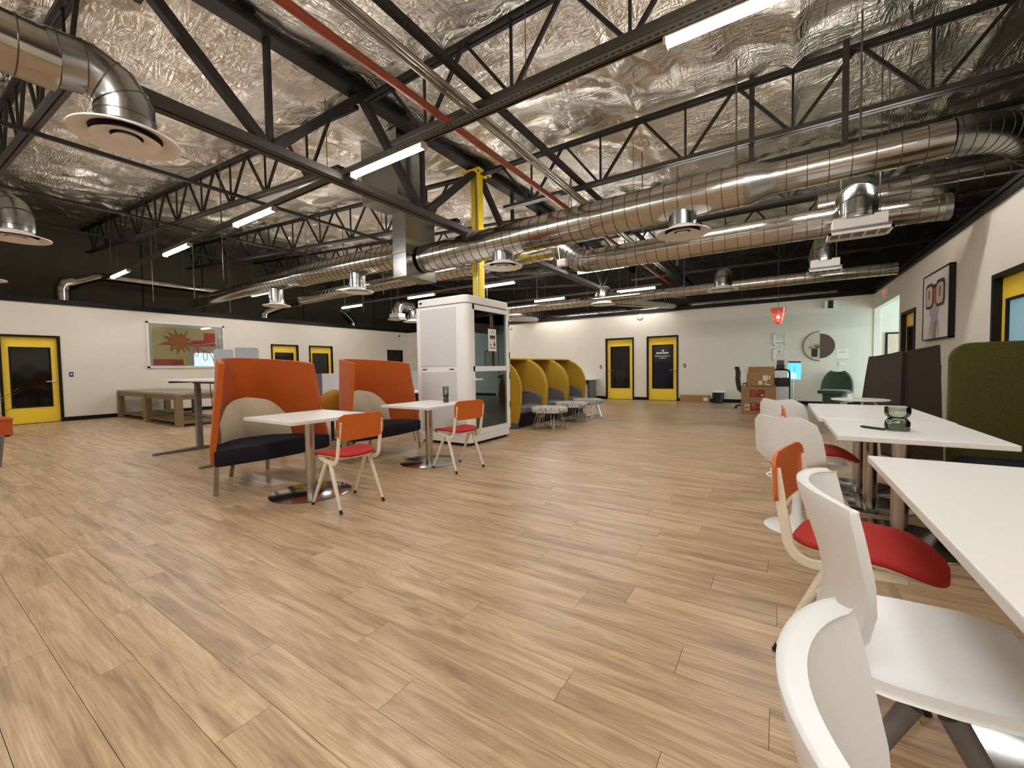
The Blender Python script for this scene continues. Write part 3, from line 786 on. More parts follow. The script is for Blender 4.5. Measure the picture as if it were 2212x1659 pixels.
# diffusers
def diffuser(t, r=.335):
    MB().lathe([(r*.46, .12), (r*.5, .05), (r*.8, .018), (r, .0), (r, -.012), (r*.97, -.014), (r*.82, .012), (r*.66, .03)], 40).build('outer_ring', 'diffuser_white', t)
    MB().lathe([(r*.66, .03), (r*.4, .06), (0, .06)], 32).build('throat', 'vent_dark', t)
    MB().lathe([(r*.40, .035), (r*.52, .01), (r*.64, -.016), (r*.62, -.02), (r*.45, -.004), (r*.3, .016)], 40).build('middle_ring', 'diffuser_white', t)
    MB().lathe([(0, -.012), (r*.24, -.014), (r*.27, -.006), (r*.2, .02), (0, .03)], 32).build('centre_disc', 'diffuser_white', t)
def neck(t, path, r, rings=0, m='galvanised_flat'):
    ducttube(t, path, r, rings, 'neck', m, 24, .003)
base_d = None
for (x, y, z, lab, kind) in (
    (-4.45, 1.19, 3.10, 'large round white ceiling diffuser nearest the camera', 'elb'),
    (-8.95, 1.15, 3.12, 'round white ceiling diffuser cut by the left edge, second of that row', 'elb'),
    (-13.3, 1.22, 3.12, 'round white ceiling diffuser farthest left, low beside the frame edge', 'elb'),
    (-1.06, DY, 2.90, 'round white diffuser under the right half of the foreground duct', 'str'),
    (-3.87, DY, 2.88, 'round white diffuser beside the yellow column', 'str'),
    (-7.66, DY, 2.89, 'round white diffuser under the left duct, left of the phone booth', 'str2'),
    (-10.97, DY, 2.90, 'round white diffuser under the left duct, above the orange settee', 'str2'),
    (-1.08, 10.5, 2.88, 'round white diffuser over the reception boxes', 'far'),
    (-4.02, 10.8, 2.87, 'round white diffuser above the two yellow back doors', 'far'),
    (-11.1, 10.6, 2.90, 'round white diffuser left of the phone booth top', 'far')):
    t = thing('ceiling_diffuser', lab, 'diffuser', (x, y, z), 0, 'round ceiling diffusers')
    diffuser(t, .345 if kind == 'elb' else .325)
    r = .17 if kind != 'elb' else .19
    if kind == 'elb': neck(t, [(0, 0, .08), (0, 0, .24), (-.01, -.07, .37), (-.03, -.2, .44), (-.04, -.42, .42)] if x > -5 else [(0, 0, .08), (0, 0, .26), (-.06, -.02, .38), (-.2, -.06, .47), (-.42, -.1, .5), (-2.5, -.2, .5)], r, .14)
    elif kind == 'str': neck(t, [(0, 0, .08), (0, 0, .25)], r)
    elif kind == 'str2': neck(t, [(0, 0, .08), (0, 0, .42)], r, .12)
    else: neck(t, [(0, 0, .08), (0, 0, .2), (.0, .05, .32), (.02, .2, .36)], r*.95, .1)
# rectangular supply grilles
def grille(lab, loc, w_, d_, back):
    t = thing('supply_grille', lab, 'vent', loc, 0, 'rectangular supply grilles')
    MB().box(-w_/2+.05, w_/2-.05, -d_/2+.05, d_/2-.05, .06, .2).build('box', 'diffuser_white', t, smooth=False)
    f = MB()
    for q in ((-w_/2, w_/2, -d_/2, -d_/2+.03), (-w_/2, w_/2, d_/2-.03, d_/2), (-w_/2, -w_/2+.03, -d_/2, d_/2), (w_/2-.03, w_/2, -d_/2, d_/2)): f.box(q[0], q[1], q[2], q[3], -.01, .02)
    f.build('frame', 'diffuser_white', t, smooth=False)
    f = MB().box(-w_/2+.02, w_/2-.02, -d_/2+.02, d_/2-.02, .02, .06).build('core', 'grey_metal', t, smooth=False)
    for k in range(1, 5):
        x = -w_/2+w_*k/5; MB().box(x-.007, x+.007, -d_/2+.02, d_/2-.02, -.004, .02).build('louvre_bar', 'diffuser_white', t, smooth=False)
    for x in (-w_*.3, w_*.3): MB().tube([(x, -d_*.3, .2), (x, -d_*.3, roofz(loc[0])+.15-loc[2])], .006, 6).build('hanger_rod', 'strut', t)
    neck(t, [(0, 0, .18), (0, 0, .34), (0, .05, .45), (-.02, .2, .5), (-.02, back, .5)], w_*.31, .12)
grille('white rectangular supply grille hanging near the right wall, the larger one', (.82, 6.75, 2.79), .62, .38, .4)
grille('white rectangular supply grille hanging beyond, the smaller darker one', (.68, 9.4, 2.84), .52, .36, 1.3)
grille('white rectangular supply grille left of the phone booth top', (-11.2, 10.0, 2.93), .56, .4, .7)
# thin hangers and cables that drop from the roof
hg = [(-8.2, 6.9), (-10.6, 7.5), (-12.2, 4.4), (-13.6, 4.0), (-9.4, 3.9), (-5.6, 8.8), (-7.6, 10.4), (-6.5, 11.6), (-3.4, 11.8), (-2.2, 12.2), (-5.2, 12.6), (-1.6, 8.2), (-.45, 5.72), (.7, 5.72), (-2.0, 7.32), (-11.2, 8.6), (-14.6, 6.2)]
hg.sort(key=lambda q: (inview((q[0], q[1], 3.6), 900) or (9999,))[0])
for i, (x, y) in enumerate(hg):
    zb = 3.5 if y in (5.72, 7.32) else 3.05
    o = MB().tube([(0, 0, 0), (0, 0, roofz(x)+.2-zb)], .009, 6).build('hanger_rod', 'strut', None, (x, y, zb))
    tag(o, 'thin grey hanger rod dropping from the foil ceiling, %s from the left' % ORD[i], 'rod', 'hanger rods')
for x, y, zb, zt_ in ((-.32, 6.32, 3.4, 5.0), (.62, 6.2, 3.4, 4.9)):
    o = MB().box(-.03, .03, -.02, .02, 0, zt_-zb).build('support_post', 'steel_brown', None, (x, y, zb), smooth=False)
    tag(o, 'flat steel post from the roof down to the foreground duct, %s one' % ('left' if x < 0 else 'right'), 'steel post')

t = thing('junction_box', 'small white box with cables hanging at the left end of the second duct', 'junction box', (-3.36, 6.96, 3.04))
MB().box(-.09, .09, -.05, .05, 0, .13).build('box', 'diffuser_white', t, smooth=False, bevel=.012)
for k, dx in enumerate((-.05, .0, .06)): MB().tube([(dx, 0, .13), (dx+.05*(k-1), .02, .4), (dx+.1, .05, .8), (.15, .1, 1.75)], .007, 6).build('cable', 'black_plastic' if k else 'diffuser_white', t)
# ---------------------------------------------------------------- soft shapes
def cushion(outline, z0, z1, e=.02, crown=0.0, warp=None):
    n = len(outline); cx = sum(a for a, b in outline)/n; cy = sum(b for a, b in outline)/n
    mb = MB(); rings = [(1-2.2*e/.5, z0), (1-.7*e/.5, z0+e*.3), (1, z0+e), (1, z1-e), (1-.7*e/.5, z1-e*.3), (1-2.2*e/.5, z1), (.72, z1+crown*.5), (.4, z1+crown*.85), (.12, z1+crown)]
    vs = []
    for s_, z in rings: vs += [(cx+(a-cx)*s_, cy+(b-cy)*s_, z) for a, b in outline]
    fs = [tuple(range(n-1, -1, -1))]
    for i in range(len(rings)-1):
        for k in range(n):
            k2 = (k+1) % n; fs.append((i*n+k, i*n+k2, (i+1)*n+k2, (i+1)*n+k))
    fs.append(tuple((len(rings)-1)*n+k for k in range(n)))
    if warp: vs = [warp(*q) for q in vs]
    return mb.add(vs, fs)

# ---------------------------------------------------------------- orange settees
def make_settee(label):
    t = thing('settee', label, 'sofa', (0, 0, 0), 0, 'orange high-back settees')
    # curved felt shell
    def plan(u, fx, hw):
        y = 2*u-1
        y = .5*y+.5*math.sin(y*PI/2)
        return -.47+(fx+.47)*abs(y)**2.3, hw*y
    P_ = []
    nz, nu = 14, 56
    for i in range(nz+1):
        f = i/nz; row = []
        for j in range(nu+1):
            u = j/nu; ztop = 1.275+.085*math.sin(PI*u)**.8; z = .30+(ztop-.30)*f
            k_ = max(0, (z-.44)/.83); fx = .27-.05*k_
            x, y = plan(u, fx, .572-.125*k_)
            row.append((x-.05*k_*math.sin(PI*u), y, z))
        P_.append(row)
    MB().sheet(P_, .05).build('back_shell', 'orange_felt', t)
    # half-moon lumbar cushion
    P_ = []
    for i in range(13):
        a = i/12; row = []
        for j in range(25):
            b = -1+2*j/24; y = .41*b; h = .42*max(0.0, 1-abs(b)**2.6)**.55+.015
            z = .435+h*a
            bulge = .085*(1-abs(b)**3)*math.sin(PI*min(1, .12+a*.86))**.7
            cr = -.40 + .62*(abs(y)/.60)**2.3
            row.append((cr+bulge+.012*math.sin(9*b+4*a)*(1-abs(b)), y, z))
        P_.append(row)
    MB().sheet(P_, -.05).build('lumbar_cushion', 'beige_fabric', t)
    # seat: bowed front
    front = [(.30+.075*math.cos(k*PI/2), .60*k) for k in np.linspace(-1, 1, 17)]
    out = front + [(.1, .555), (-.15, .44), (-.36, .3), (-.42, .12), (-.42, -.12), (-.36, -.3), (-.15, -.44), (.1, -.555)]
    cushion(out, .275, .44, .022, .012).build('seat', 'seat_navy', t)
    for x, y in ((.26, -.585), (.26, .585), (-.36, -.16), (-.36, .22)):
        s_ = 1 if y > 0 else -1
        MB().bar((x, y-.012*s_, .30), (x+(.02 if x > 0 else -.06), y+.012*s_, 0), .04, .014, up=(1, 0, 0)).build('leg', 'brushed', t, smooth=False)
    return t
s1 = make_settee('orange high-back settee with navy seat, nearer the camera')
s1.location = (-4.83, 2.335, 0)
dup(s1, (-4.83, 3.84, 0), 0, 'orange high-back settee with navy seat, beside the phone booth')

# ---------------------------------------------------------------- pedestal tables
def make_table(label, loc, w_, d_, cols, baser, rz=0, h=.745):
    t = thing('pedestal_table', label, 'table', loc, rz, 'white pedestal tables')
    MB().box(-w_/2, w_/2, -d_/2, d_/2, h-.032, h).build('tabletop', 'laminate', t, smooth=False, bevel=.004)
    for cx, cy in cols:
        MB().tube([(cx, cy, .01), (cx, cy, h-.045)], .046, 24).build('column', 'brushed', t)
        MB().lathe([(0, .014), (baser*.96, .012), (baser, .006), (baser, 0), (0, 0)], 48, (cx, cy, 0)).build('base_disc', 'chrome', t)
        MB().box(cx-.18, cx+.18, cy-.18, cy+.18, h-.045, h-.032).build('mounting_plate', 'black_plastic', t, smooth=False)
    return t
make_table('white square pedestal table in front of the nearer orange settee', (-4.01, 2.39, 0), .89, .85, [(.15, -.1)], .37)
make_table('white square pedestal table with candle jar, near the phone booth', (-3.83, 3.90, 0), .84, .84, [(.06, -.06)], .37)
make_table('white table nearest the camera at the right edge', (.745, 1.745, 0), .76, 1.69, [(.13, .11)], .37)
make_table('white table with the pen and moss jar', (.69, 3.705, 0), .76, .945, [(0, 0)], .37)
make_table('white table at the far end of the right-hand row', (.68, 4.92, 0), .80, 1.45, [(-.03, -.43), (-.03, .16)], .29)

# ---------------------------------------------------------------- red seat chairs
def make_red_chair(label):
    t = thing('side_chair', label, 'chair', (0, 0, 0), 0, 'red seat chairs')
    W_ = .195
    for s_ in (-1, 1):
        y = s_*W_
        # flat side rail that bends up into the back post
        path = [(.17, y*.86, .432), (.05, y*.95, .418), (-.10, y*1.02, .405)] + [(-.10-.085*math.sin(a), y*1.04, .405+.085*(1-math.cos(a))) for a in np.linspace(.3, 1.45, 6)] + [(-.205, y*1.04, .60), (-.232, y*1.02, .765)]
        r_ = MB()
        for i in range(len(path)-1): pass
        P_ = []
        for i, q in enumerate(path):
            a = Vector(path[max(i-1, 0)]); b = Vector(path[min(i+1, len(path)-1)]); d = (b-a).normalized(); nrm = Vector((d.z, 0, -d.x)).normalized()
            hw = .019; c_ = Vector(q); P_.append([tuple(c_-nrm*hw+Vector((0, -.007, 0))), tuple(c_+nrm*hw+Vector((0, -.007, 0))), tuple(c_+nrm*hw+Vector((0, .007, 0))), tuple(c_-nrm*hw+Vector((0, .007, 0)))])
        r_.grid(P_, closed_u=True); n = len(r_.v); r_.f += [(3, 2, 1, 0), (n-4, n-3, n-2, n-1)]
        r_.build('side_rail', 'cream_metal', t, bevel=.003)
        for e in (-1, 1):
            a = (e*.028-.02, y*.98, .412); b = (e*.215, s_*.208, .02)
            lg = MB().tube([a, tuple(Vector(a).lerp(Vector(b), .5)), b], [.019, .0165, .0115], 12).build('leg', 'cream_metal', t)
            d = (Vector(b)-Vector(a)).normalized()
            MB().tube([tuple(Vector(b)-d*.012), tuple(Vector(b)+d*.022)], .0135, 10).build('foot_cap', 'rubber', lg)
        MB().lathe([(0, .012), (.008, .012), (.008, 0)], 10, M=T(-.243, y*1.02, .74) @ Matrix.Rotation(-PI/2, 4, 'Y')).build('bolt', 'silver', t)
    MB().tube([(.02, -W_, .41), (.02, W_, .41)], .012, 8).build('cross_bar', 'cream_metal', t)
    def seatwarp(x, y, z):
        f = (x+.2)/.46
        return (x, y, z+.018*math.sin(f*PI*1.1)-.055*max(0, f-.72)**1.4*3.2+.012*max(0, .18-f)*4+.012*(abs(y)/.21)**3)
    out = [(a, b) for a, b in rrect(-.195, .27, -.215, .215, .15, 9)]
    cushion(out, .442, .47, .013, .006, seatwarp).build('seat_pad', 'red_fabric', t)
    cushion([(a*.94, b*.93) for a, b in out], .430, .442, .005, 0, seatwarp).build('seat_plate', 'cream_metal', t)
    P_ = []
    pts = rrect(-.222, .222, 0, .215, .07, 6)
    mb = MB(); n = len(pts)
    def bp(u, v, off): return (-.222-.16*(v/1.0)*.35+.30*u*u*.55+off, u, .608+v)
    vs = [bp(u, v, 0) for u, v in pts]+[bp(u, v, -.0) for u, v in pts]
    rows = 9
    P_ = []
    for i in range(13):
        v = .215*i/12
        # half width at this height from the rounded outline
        hw = .222
        for lo in (v, .215-v):
            if lo < .06: hw = min(hw, .222-.06+math.sqrt(max(0, .06**2-(.06-lo)**2)))
        P_.append([bp(-hw+2*hw*j/20, v, 0) for j in range(21)])
    MB().sheet(P_, .012).build('backrest', 'orange_ply', t, bevel=.003)
    return t
rc = make_red_chair('red seat chair with orange back at the nearer orange settee table')
rc.location = (-3.25, 2.275, 0); rc.rotation_euler = (0, 0, math.radians(177))
dup(rc, (-3.235, 3.78, 0), 169.5, 'red seat chair with orange back at the table by the phone booth')
dup(rc, (.265, 2.14, 0), -14, 'red seat chair with orange back, close up behind the white plastic chairs')
dup(rc, (.27, 4.22, 0), 2, 'red seat chair with orange back between the two white swivel chairs')

# ---------------------------------------------------------------- white swivel bucket chairs
def make_tulip(label):
    t = thing('swivel_chair', label, 'chair', (0, 0, 0), 0, 'white bucket swivel chairs')
    prof = [(.235, .43), (.225, .452), (.17, .455), (.06, .442), (-.06, .437), (-.14, .45), (-.19, .49), (-.215, .55), (-.235, .63), (-.25, .71), (-.262, .78), (-.268, .825)]
    hwid = [.17, .20, .215, .225, .232, .235, .235, .235, .232, .225, .21, .185]
    curl = [.0, .01, .03, .055, .075, .08, .06, .03, .0, .0, .0, .0]
    wrap = [0, 0, 0, 0, .02, .05, .085, .11, .12, .115, .10, .085]
    P_ = []
    for (x, z), hw, cz, wx in zip(prof, hwid, curl, wrap):
        row = []
        for j in range(21):
            b = -1+2*j/20; q = abs(b)**2.3
            tz_ = 0
            if z > .8: tz_ = -.007*math.cos(b*PI*1.3)-.06*max(0, abs(b)-.7)**1.5*3
            row.append((x+wx*q, hw*b, z+cz*q+tz_))
        P_.append(row)
    MB().sheet(P_, -.014).build('shell', 'white_shell', t, bevel=.004, subd=1)
    cushion([(a, b) for a, b in rrect(-.13, .18, -.15, .15, .07, 5)], .455, .478, .01, .004).build('seat_pad', 'grey_fabric', t)
    MB().lathe([(.105, .43), (.06, .41), (.034, .36), (.028, .2), (.034, .1), (.06, .045), (.12, .02), (.195, .008), (.205, 0), (0, 0)], 36).build('pedestal', 'white_shell', t)
    return t
tc_ = make_tulip('white bucket swivel chair on round foot, nearer the camera')
tc_.location = (.12, 3.60, 0); tc_.rotation_euler = (0, 0, math.radians(58))
dup(tc_, (.10, 5.22, 0), 62, 'white bucket swivel chair on round foot, farther along the white tables')

# ---------------------------------------------------------------- white plastic cafe chairs
def make_cafe(label):
    t = thing('plastic_chair', label, 'chair', (0, 0, 0), 0, 'white plastic chairs')
    prof = [(.245, .435), (.235, .452), (.15, .455), (.03, .446), (-.07, .443), (-.15, .446), (-.190, .462), (-.190, .495), (-.178, .545), (-.176, .605), (-.188, .675), (-.207, .74), (-.227, .80), (-.243, .852), (-.243, .866)]
    hwid = [.20, .213, .225, .232, .228, .215, .195, .185, .19, .2, .21, .219, .226, .23, .228]
    wrap = [0, 0, 0, 0, 0, 0, .01, .03, .05, .06, .068, .075, .084, .09, .09]
    curl = [-.012, -.004, .004, .008, .008, .006, 0, 0, 0, 0, 0, 0, -.004, -.012, -.012]
    P_ = []
    for (x, z), hw, wx, cz in zip(prof, hwid, wrap, curl):
        row = []
        for j in range(25):
            b = -1+2*j/24; q = abs(b)**2.0
            row.append((x+wx*q, hw*b, z+cz*abs(b)**4))
        P_.append(row)
    MB().sheet(P_, -.024).build('shell', 'white_shell', t, bevel=.006, subd=1)
    for e in (-1, 1):
        for s_ in (-1, 1):
            a = (e*.03, s_*.185, .425); b = (e*.235, s_*.215, .012)
            lg = MB().tube([a, b], [.021, .0155], 14).build('leg', 'grey_metal', t)
            MB().tube([b, (b[0], b[1], 0)], .017, 10).build('foot_cap', 'rubber', lg)
    MB().tube([(-.03, -.19, .425), (-.03, .19, .425)], .014, 8).build('cross_tube', 'grey_metal', t)
    MB().tube([(.03, -.19, .425), (.03, .19, .425)], .014, 8).build('cross_tube', 'grey_metal', t)
    return t
pc = make_cafe('white plastic chair closest to the camera in the bottom right corner')
pc.location = (.243, .525, 0); pc.rotation_euler = (0, 0, math.radians(5))
dup(pc, (.288, 1.42, 0), 0, 'white plastic chair with the broad seat, second from the camera')

# ---------------------------------------------------------------- phone booth
B = thing('phone_booth', 'tall white phone booth with glass door in front of the yellow column', 'booth', (-4.465, 5.44, 0))
bx0, bx1, by0, by1 = -.535, .535, -.59, .59
MB().rbox(bx0+.04, bx1-.04, by0+.04, by1-.04, 0, .05, .08).build('plinth', 'dark_gap', B)
MB().rbox(bx0, bx1, by0, by1, .045, .15, .1, 8).build('base', 'booth_white', B, bevel=.006)
MB().rbox(bx0, bx1, by0, by1, 2.19, 2.31, .1, 8).build('roof', 'booth_white', B, bevel=.012)
MB().rbox(bx0+.012, bx1-.012, by0+.012, by1-.012, 2.18, 2.192, .09, 6).build('roof_joint', 'dark_gap', B)
for nm, x, y in (('corner_post', bx0, by0), ('corner_post', bx1-.2, by0), ('corner_post', bx0, by1-.14), ('corner_post', bx1-.10, by1-.10)):
    wx = .2 if (x > 0 and y < 0) else .1
    if x > 0 and y < 0: pts = [(bx1-.2, by0), ] + [(bx1-.1+.1*math.sin(a), by0+.1-.1*math.cos(a)) for a in np.linspace(0, PI/2, 9)] + [(bx1, by0+.14), (bx1-.05, by0+.14), (bx1-.08, by0+.06), (bx1-.2, by0+.06)]
    else: pts = rrect(x, x+wx, y, y+.1 if y > 0 else y+.1, .03, 3) if y < 0 else rrect(x, x+.1, by1-.1, by1, .03, 3)
    MB().prism(pts, .15, 2.18).build(nm, 'booth_white', B)
wl = MB().box(bx0+.08, bx1-.18, by0+.004, by0+.06, .15, 2.18).build('side_wall', 'booth_white', B, smooth=False)
MB().box(bx0+.10, bx1-.22, by0-.004, by0+.01, 1.235, 2.14).build('upper_panel', 'booth_panel', wl, smooth=False, bevel=.003)
MB().box(bx0+.10, bx1-.22, by0-.004, by0+.01, .2, 1.15).build('lower_panel', 'booth_panel', wl, smooth=False, bevel=.003)
for x in (bx0+.13, bx1-.36): MB().box(x, x+.09, by0-.006, by0+.004, 1.178, 1.192).build('slot', 'dark_gap', wl, smooth=False)
MB().box(bx0+.09, bx0+.15, by0-.003, by0+.004, 2.235, 2.265).build('badge', 'dark_gap', B, smooth=False)
MB().box(bx0+.05, bx1-.1, by1-.06, by1-.004, .15, 2.18).build('side_wall', 'booth_white', B, smooth=False)
MB().box(bx0+.004, bx0+.06, by0+.05, by1-.05, .15, 2.18).build('rear_wall', 'booth_inner', B, smooth=False)
MB().box(bx0+.06, bx1-.1, by0+.06, by0+.07, .15, 2.18).build('inner_lining', 'booth_inner', B, smooth=False)
MB().box(bx0+.06, bx1-.1, by1-.07, by1-.06, .15, 2.18).build('inner_lining', 'booth_inner', B, smooth=False)
MB().box(bx0+.06, bx1-.06, by0+.06, by1-.06, .15, .165).build('carpet', 'grey_screen', B, smooth=False)
MB().box(bx0+.06, bx0+.46, by0+.07, by1-.07, .80, .84).build('desk_shelf', 'booth_white', B, smooth=False)
# glass door in the +X face
dr = thing('x', '', '') ; bpy.data.objects.remove(dr)
fr = MB()
dy0, dy1 = by0+.14, by1-.03
for q in ((dy0, dy0+.045, .155, 2.175), (dy1-.05, dy1, .155, 2.175), (dy0, dy1, .155, .24), (dy0, dy1, 2.10, 2.175), (dy0, dy1, 1.145, 1.225)): fr.box(bx1-.045, bx1-.002, q[0], q[1], q[2], q[3])
dro = fr.build('door', 'booth_white', B, smooth=False)
for za, zb in ((.24, 1.145), (1.225, 2.10)): MB().box(bx1-.028, bx1-.02, dy0+.04, dy1-.045, za, zb).build('pane', 'booth_glass', dro, smooth=False)
MB().lathe([(0, .03), (.02, .03), (.026, 0)], 14, M=T(bx1-.002, dy0+.03, 1.02) @ Matrix.Rotation(PI/2, 4, 'Y')).tube([(bx1+.03, dy0+.03, 1.02), (bx1+.035, dy0+.18, 1.02)], .012, 8).build('handle', 'white_shell', dro)
for z in (.5, 1.0, 1.35, 1.9): MB().box(bx1-.01, bx1+.006, dy1-.012, dy1+.006, z, z+.11).build('hinge', 'steel_dark', dro, smooth=False)
# poster hung inside the glass
ps = thing('hanging_notice', 'white notice sheet hung inside the phone booth glass', 'notice', (-4.465+bx1-.015, 5.44+.08, 1.47))
MB().box(-.003, 0, -.11, .11, 0, .36).build('sheet', 'paper', ps, smooth=False)
MB().box(-.004, .001, -.06, -.015, .355, .60).box(-.004, .001, .0, .03, .36, .60).box(-.004, .001, -.075, .03, .57, .61).build('strap', 'umber', ps, smooth=False)
nk = MB()
nk.box(.0, .001, -.07, .08, .215, .255); nk.box(0, .001, -.07, .08, .195, .21); nk.box(0, .001, -.075, .085, .045, .058)
for a in (20, 60, 100, 140): nk.box(0, .001, .045*math.cos(math.radians(a))-.008+.01, .045*math.cos(math.radians(a))+.008+.01, .275+.05*math.sin(math.radians(a))-.008, .275+.05*math.sin(math.radians(a))+.008)
nk.lathe([(0, .001), (.028, .001)], 14, M=T(.0, .055, .105) @ Matrix.Rotation(PI/2, 4, 'Y')); nk.lathe([(0, .001), (.018, .001)], 12, M=T(0, -.045, .10) @ Matrix.Rotation(PI/2, 4, 'Y'))
nk.box(0, .001, -.07, -.03, .145, .152); nk.box(0, .001, .04, .06, .13, .165)
nk.build('print', 'ink', ps, smooth=False)
o = MB().tube([(0, 0, 0), (.02, -.03, .05), (.0, -.04, .12), (-.02, .0, .2)], .006, 6).build('power_cable', 'black_plastic', None, (-5.02, 4.80, .006)); tag(o, 'thin dark cable at the foot of the phone booth', 'cable')

# ---------------------------------------------------------------- mustard lounge pods and hexagonal stools
def make_pod(label):
    t = thing('lounge_pod', label, 'armchair', (0, 0, 0), 0, 'mustard lounge pods')
    side = [(.0, .11), (.05, .3), (.085, .55), (.095, .78), (.06, .97), (-.03, 1.14), (-.17, 1.27), (-.34, 1.355), (-.55, 1.385), (-.84, 1.385), (-.9, 1.3), (-.9, .11)]
    for s_ in (-1, 1):
        M_ = T(0, s_*.5+(.0 if s_ > 0 else -.0), 0) @ Matrix(((1, 0, 0, 0), (0, 0, 1, 0), (0, 1, 0, 0), (0, 0, 0, 1)))
        w_ = MB().prism(side, -.034, .030, M=M_).build('wing', 'mustard_felt', t, bevel=.01)
        MB().box(-.9, .0, s_*.5-.022, s_*.5+.022, 0, .11).build('wing_foot', 'grey_screen', w_, smooth=False)
    P_ = []
    for i in range(9):
        z = .11+(1.385-.11)*i/8
        P_.append([(-.86+.12*abs(b)**4, .49*b, z) for b in np.linspace(-1, 1, 19)])
    MB().sheet(P_, .05).build('back_panel', 'mustard_felt', t)
    # hood that bridges the wings along the top
    P_ = []
    for q in ((-.86, 1.36), (-.7, 1.385), (-.5, 1.38), (-.36, 1.352)):
        P_.append([(q[0], .5*b, q[1]+.004) for b in np.linspace(-1, 1, 9)])
    MB().sheet(P_, .02).build('hood', 'mustard_felt', t)
    cushion(rrect(-.8, .05, -.40, .40, .06, 5), .27, .43, .04, .02).build('seat', 'grey_fabric', t)
    for s_ in (-1, 1):
        out = [(-.78, .40), (.0, .40), (.02, .5), (-.0, .60), (-.1, .665), (-.25, .68), (-.5, .74), (-.78, .76)]
        M_ = T(0, s_*.415, 0) @ Matrix(((1, 0, 0, 0), (0, 0, 1, 0), (0, 1, 0, 0), (0, 0, 0, 1)))
        MB().prism(out, -.055, .055, M=M_).build('arm_pad', 'grey_fabric', t, bevel=.03, seg=3)
    P_ = []
    for i in range(6):
        P_.append([(-.70-.02*i+.2*abs(b)**3, .38*b, .42+.07*i) for b in np.linspace(-1, 1, 11)])
    MB().sheet(P_, .07).build('back_cushion', 'grey_fabric', t)
    MB().box(-.75, -.08, -.36, .36, .0, .27).build('base', 'dark_gap', t, smooth=False, bevel=.02)
    MB().box(-.42, -.06, -.33, .07, .655, .675, M=T(0, 0, .02)).build('tablet_arm', 'black_plastic', t, smooth=False)
    return t
pd = make_pod('mustard high-sided lounge pod with grey seat, nearest the phone booth')
pd.location = (-4.24, 7.24, 0)
dup(pd, (-4.24, 8.31, 0), 0, 'mustard high-sided lounge pod with grey seat, middle of the three')
dup(pd, (-4.24, 9.38, 0), 0, 'mustard high-sided lounge pod with grey seat, farthest toward the back desk')
def make_stool(label):
    t = thing('hexagonal_stool', label, 'stool', (0, 0, 0), 0, 'hexagonal speckled stools')
    out = []
    for k in range(6):
        a0 = math.radians(60*k); a1 = math.radians(60*k+60); A = Vector((math.cos(a0), math.sin(a0)))*.385; C_ = Vector((math.cos(a1), math.sin(a1)))*.385
        for f in (.08, .5, .92): q = A.lerp(C_, f); out.append((q.x, q.y))
    cushion(out, .325, .425, .016, .008).build('seat_pad', 'stool_cloth', t)
    MB().prism([(.3*math.cos(math.radians(60*k)), .3*math.sin(math.radians(60*k))) for k in range(6)], .312, .326).build('seat_plate', 'grey_metal', t, smooth=False)
    for k in range(6):
        a = math.radians(60*k)
        for d in (-.14, .14):
            MB().tube([(.24*math.cos(a+d), .24*math.sin(a+d), .318), (.33*math.cos(a+d*.35), .33*math.sin(a+d*.35), .006)], .006, 6).build('wire_leg', 'chrome', t)
    for k in range(3):
        a = math.radians(60*k)
        MB().tube([(.33*math.cos(a), .33*math.sin(a), .03), (-.33*math.cos(a), -.33*math.sin(a), .03)], .006, 6).build('floor_wire', 'chrome', t)
    return t
stl = make_stool('hexagonal speckled grey stool on wire legs, nearest the phone booth')
stl.location = (-3.74, 7.08, 0); stl.rotation_euler = (0, 0, math.radians(12))
dup(stl, (-3.80, 8.22, 0), 8, 'hexagonal speckled grey stool on wire legs, middle of three')
dup(stl, (-3.80, 9.16, 0), 10, 'hexagonal speckled grey stool on wire legs, farthest of three')

# ---------------------------------------------------------------- desks on the left
d = thing('standing_desk', 'raised standing desk with grey T-legs behind the nearer orange settee', 'desk', (-6.8, 2.72, 0))
MB().box(-.93, .93, -.42, .46, 1.075, 1.10).build('desktop', 'laminate', d, smooth=False, bevel=.003)
for x in (-.80, .78):
    lg = MB().box(x-.045, x+.045, -.035, .035, .04, .95).build('leg', 'grey_metal', d, smooth=False, bevel=.006)
    MB().box(x-.038, x+.038, -.03, .03, .95, 1.06).build('inner_leg', 'grey_metal', lg, smooth=False)
    ft_ = MB(); ft_.prism([(-.58, .0), (.52, .0), (.52, .025), (.08, .045), (-.08, .045), (-.58, .025)], x-.04, x+.04, M=Matrix(((0, 0, 1, 0), (1, 0, 0, 0), (0, 1, 0, 0), (0, 0, 0, 1))))
    ft_.build('foot', 'grey_metal', d, smooth=False)
    MB().box(x-.03, x+.03, -.35, .35, 1.045, 1.075).build('bracket', 'black_plastic', d, smooth=False)
MB().box(-.8, .78, -.06, .06, 1.03, 1.065).build('crossbeam', 'black_plastic', d, smooth=False)
MB().tube([(-.62, .1, 1.06), (-.6, .1, .9), (-.6, .12, .6), (-.5, .1, .45), (-.3, .1, .5)], .006, 6).build('cable', 'black_plastic', d)
for x, y, w_, zt_, lab in ((-7.48, 2.92, .27, 1.56, 'light grey rounded privacy panel on the standing desk, left one'), (-7.02, 3.02, .34, 1.575, 'light grey rounded privacy panel on the standing desk, right one')):
    t = thing('privacy_panel', lab, 'panel', (x, y, 1.10), 0, 'standing desk privacy panels')
    M_ = Matrix(((0, 0, 1, 0), (1, 0, 0, 0), (0, 1, 0, 0), (0, 0, 0, 1)))
    MB().prism(rrect(0, w_, .06, zt_-1.10, .03, 4), -.012, .012, M=M_).build('panel', 'acrylic_screen', t)
    MB().box(-.04, .04, .05, w_-.05, 0, .012).box(-.012, .012, .1, w_-.1, .01, .08).build('foot', 'silver', t, smooth=False)
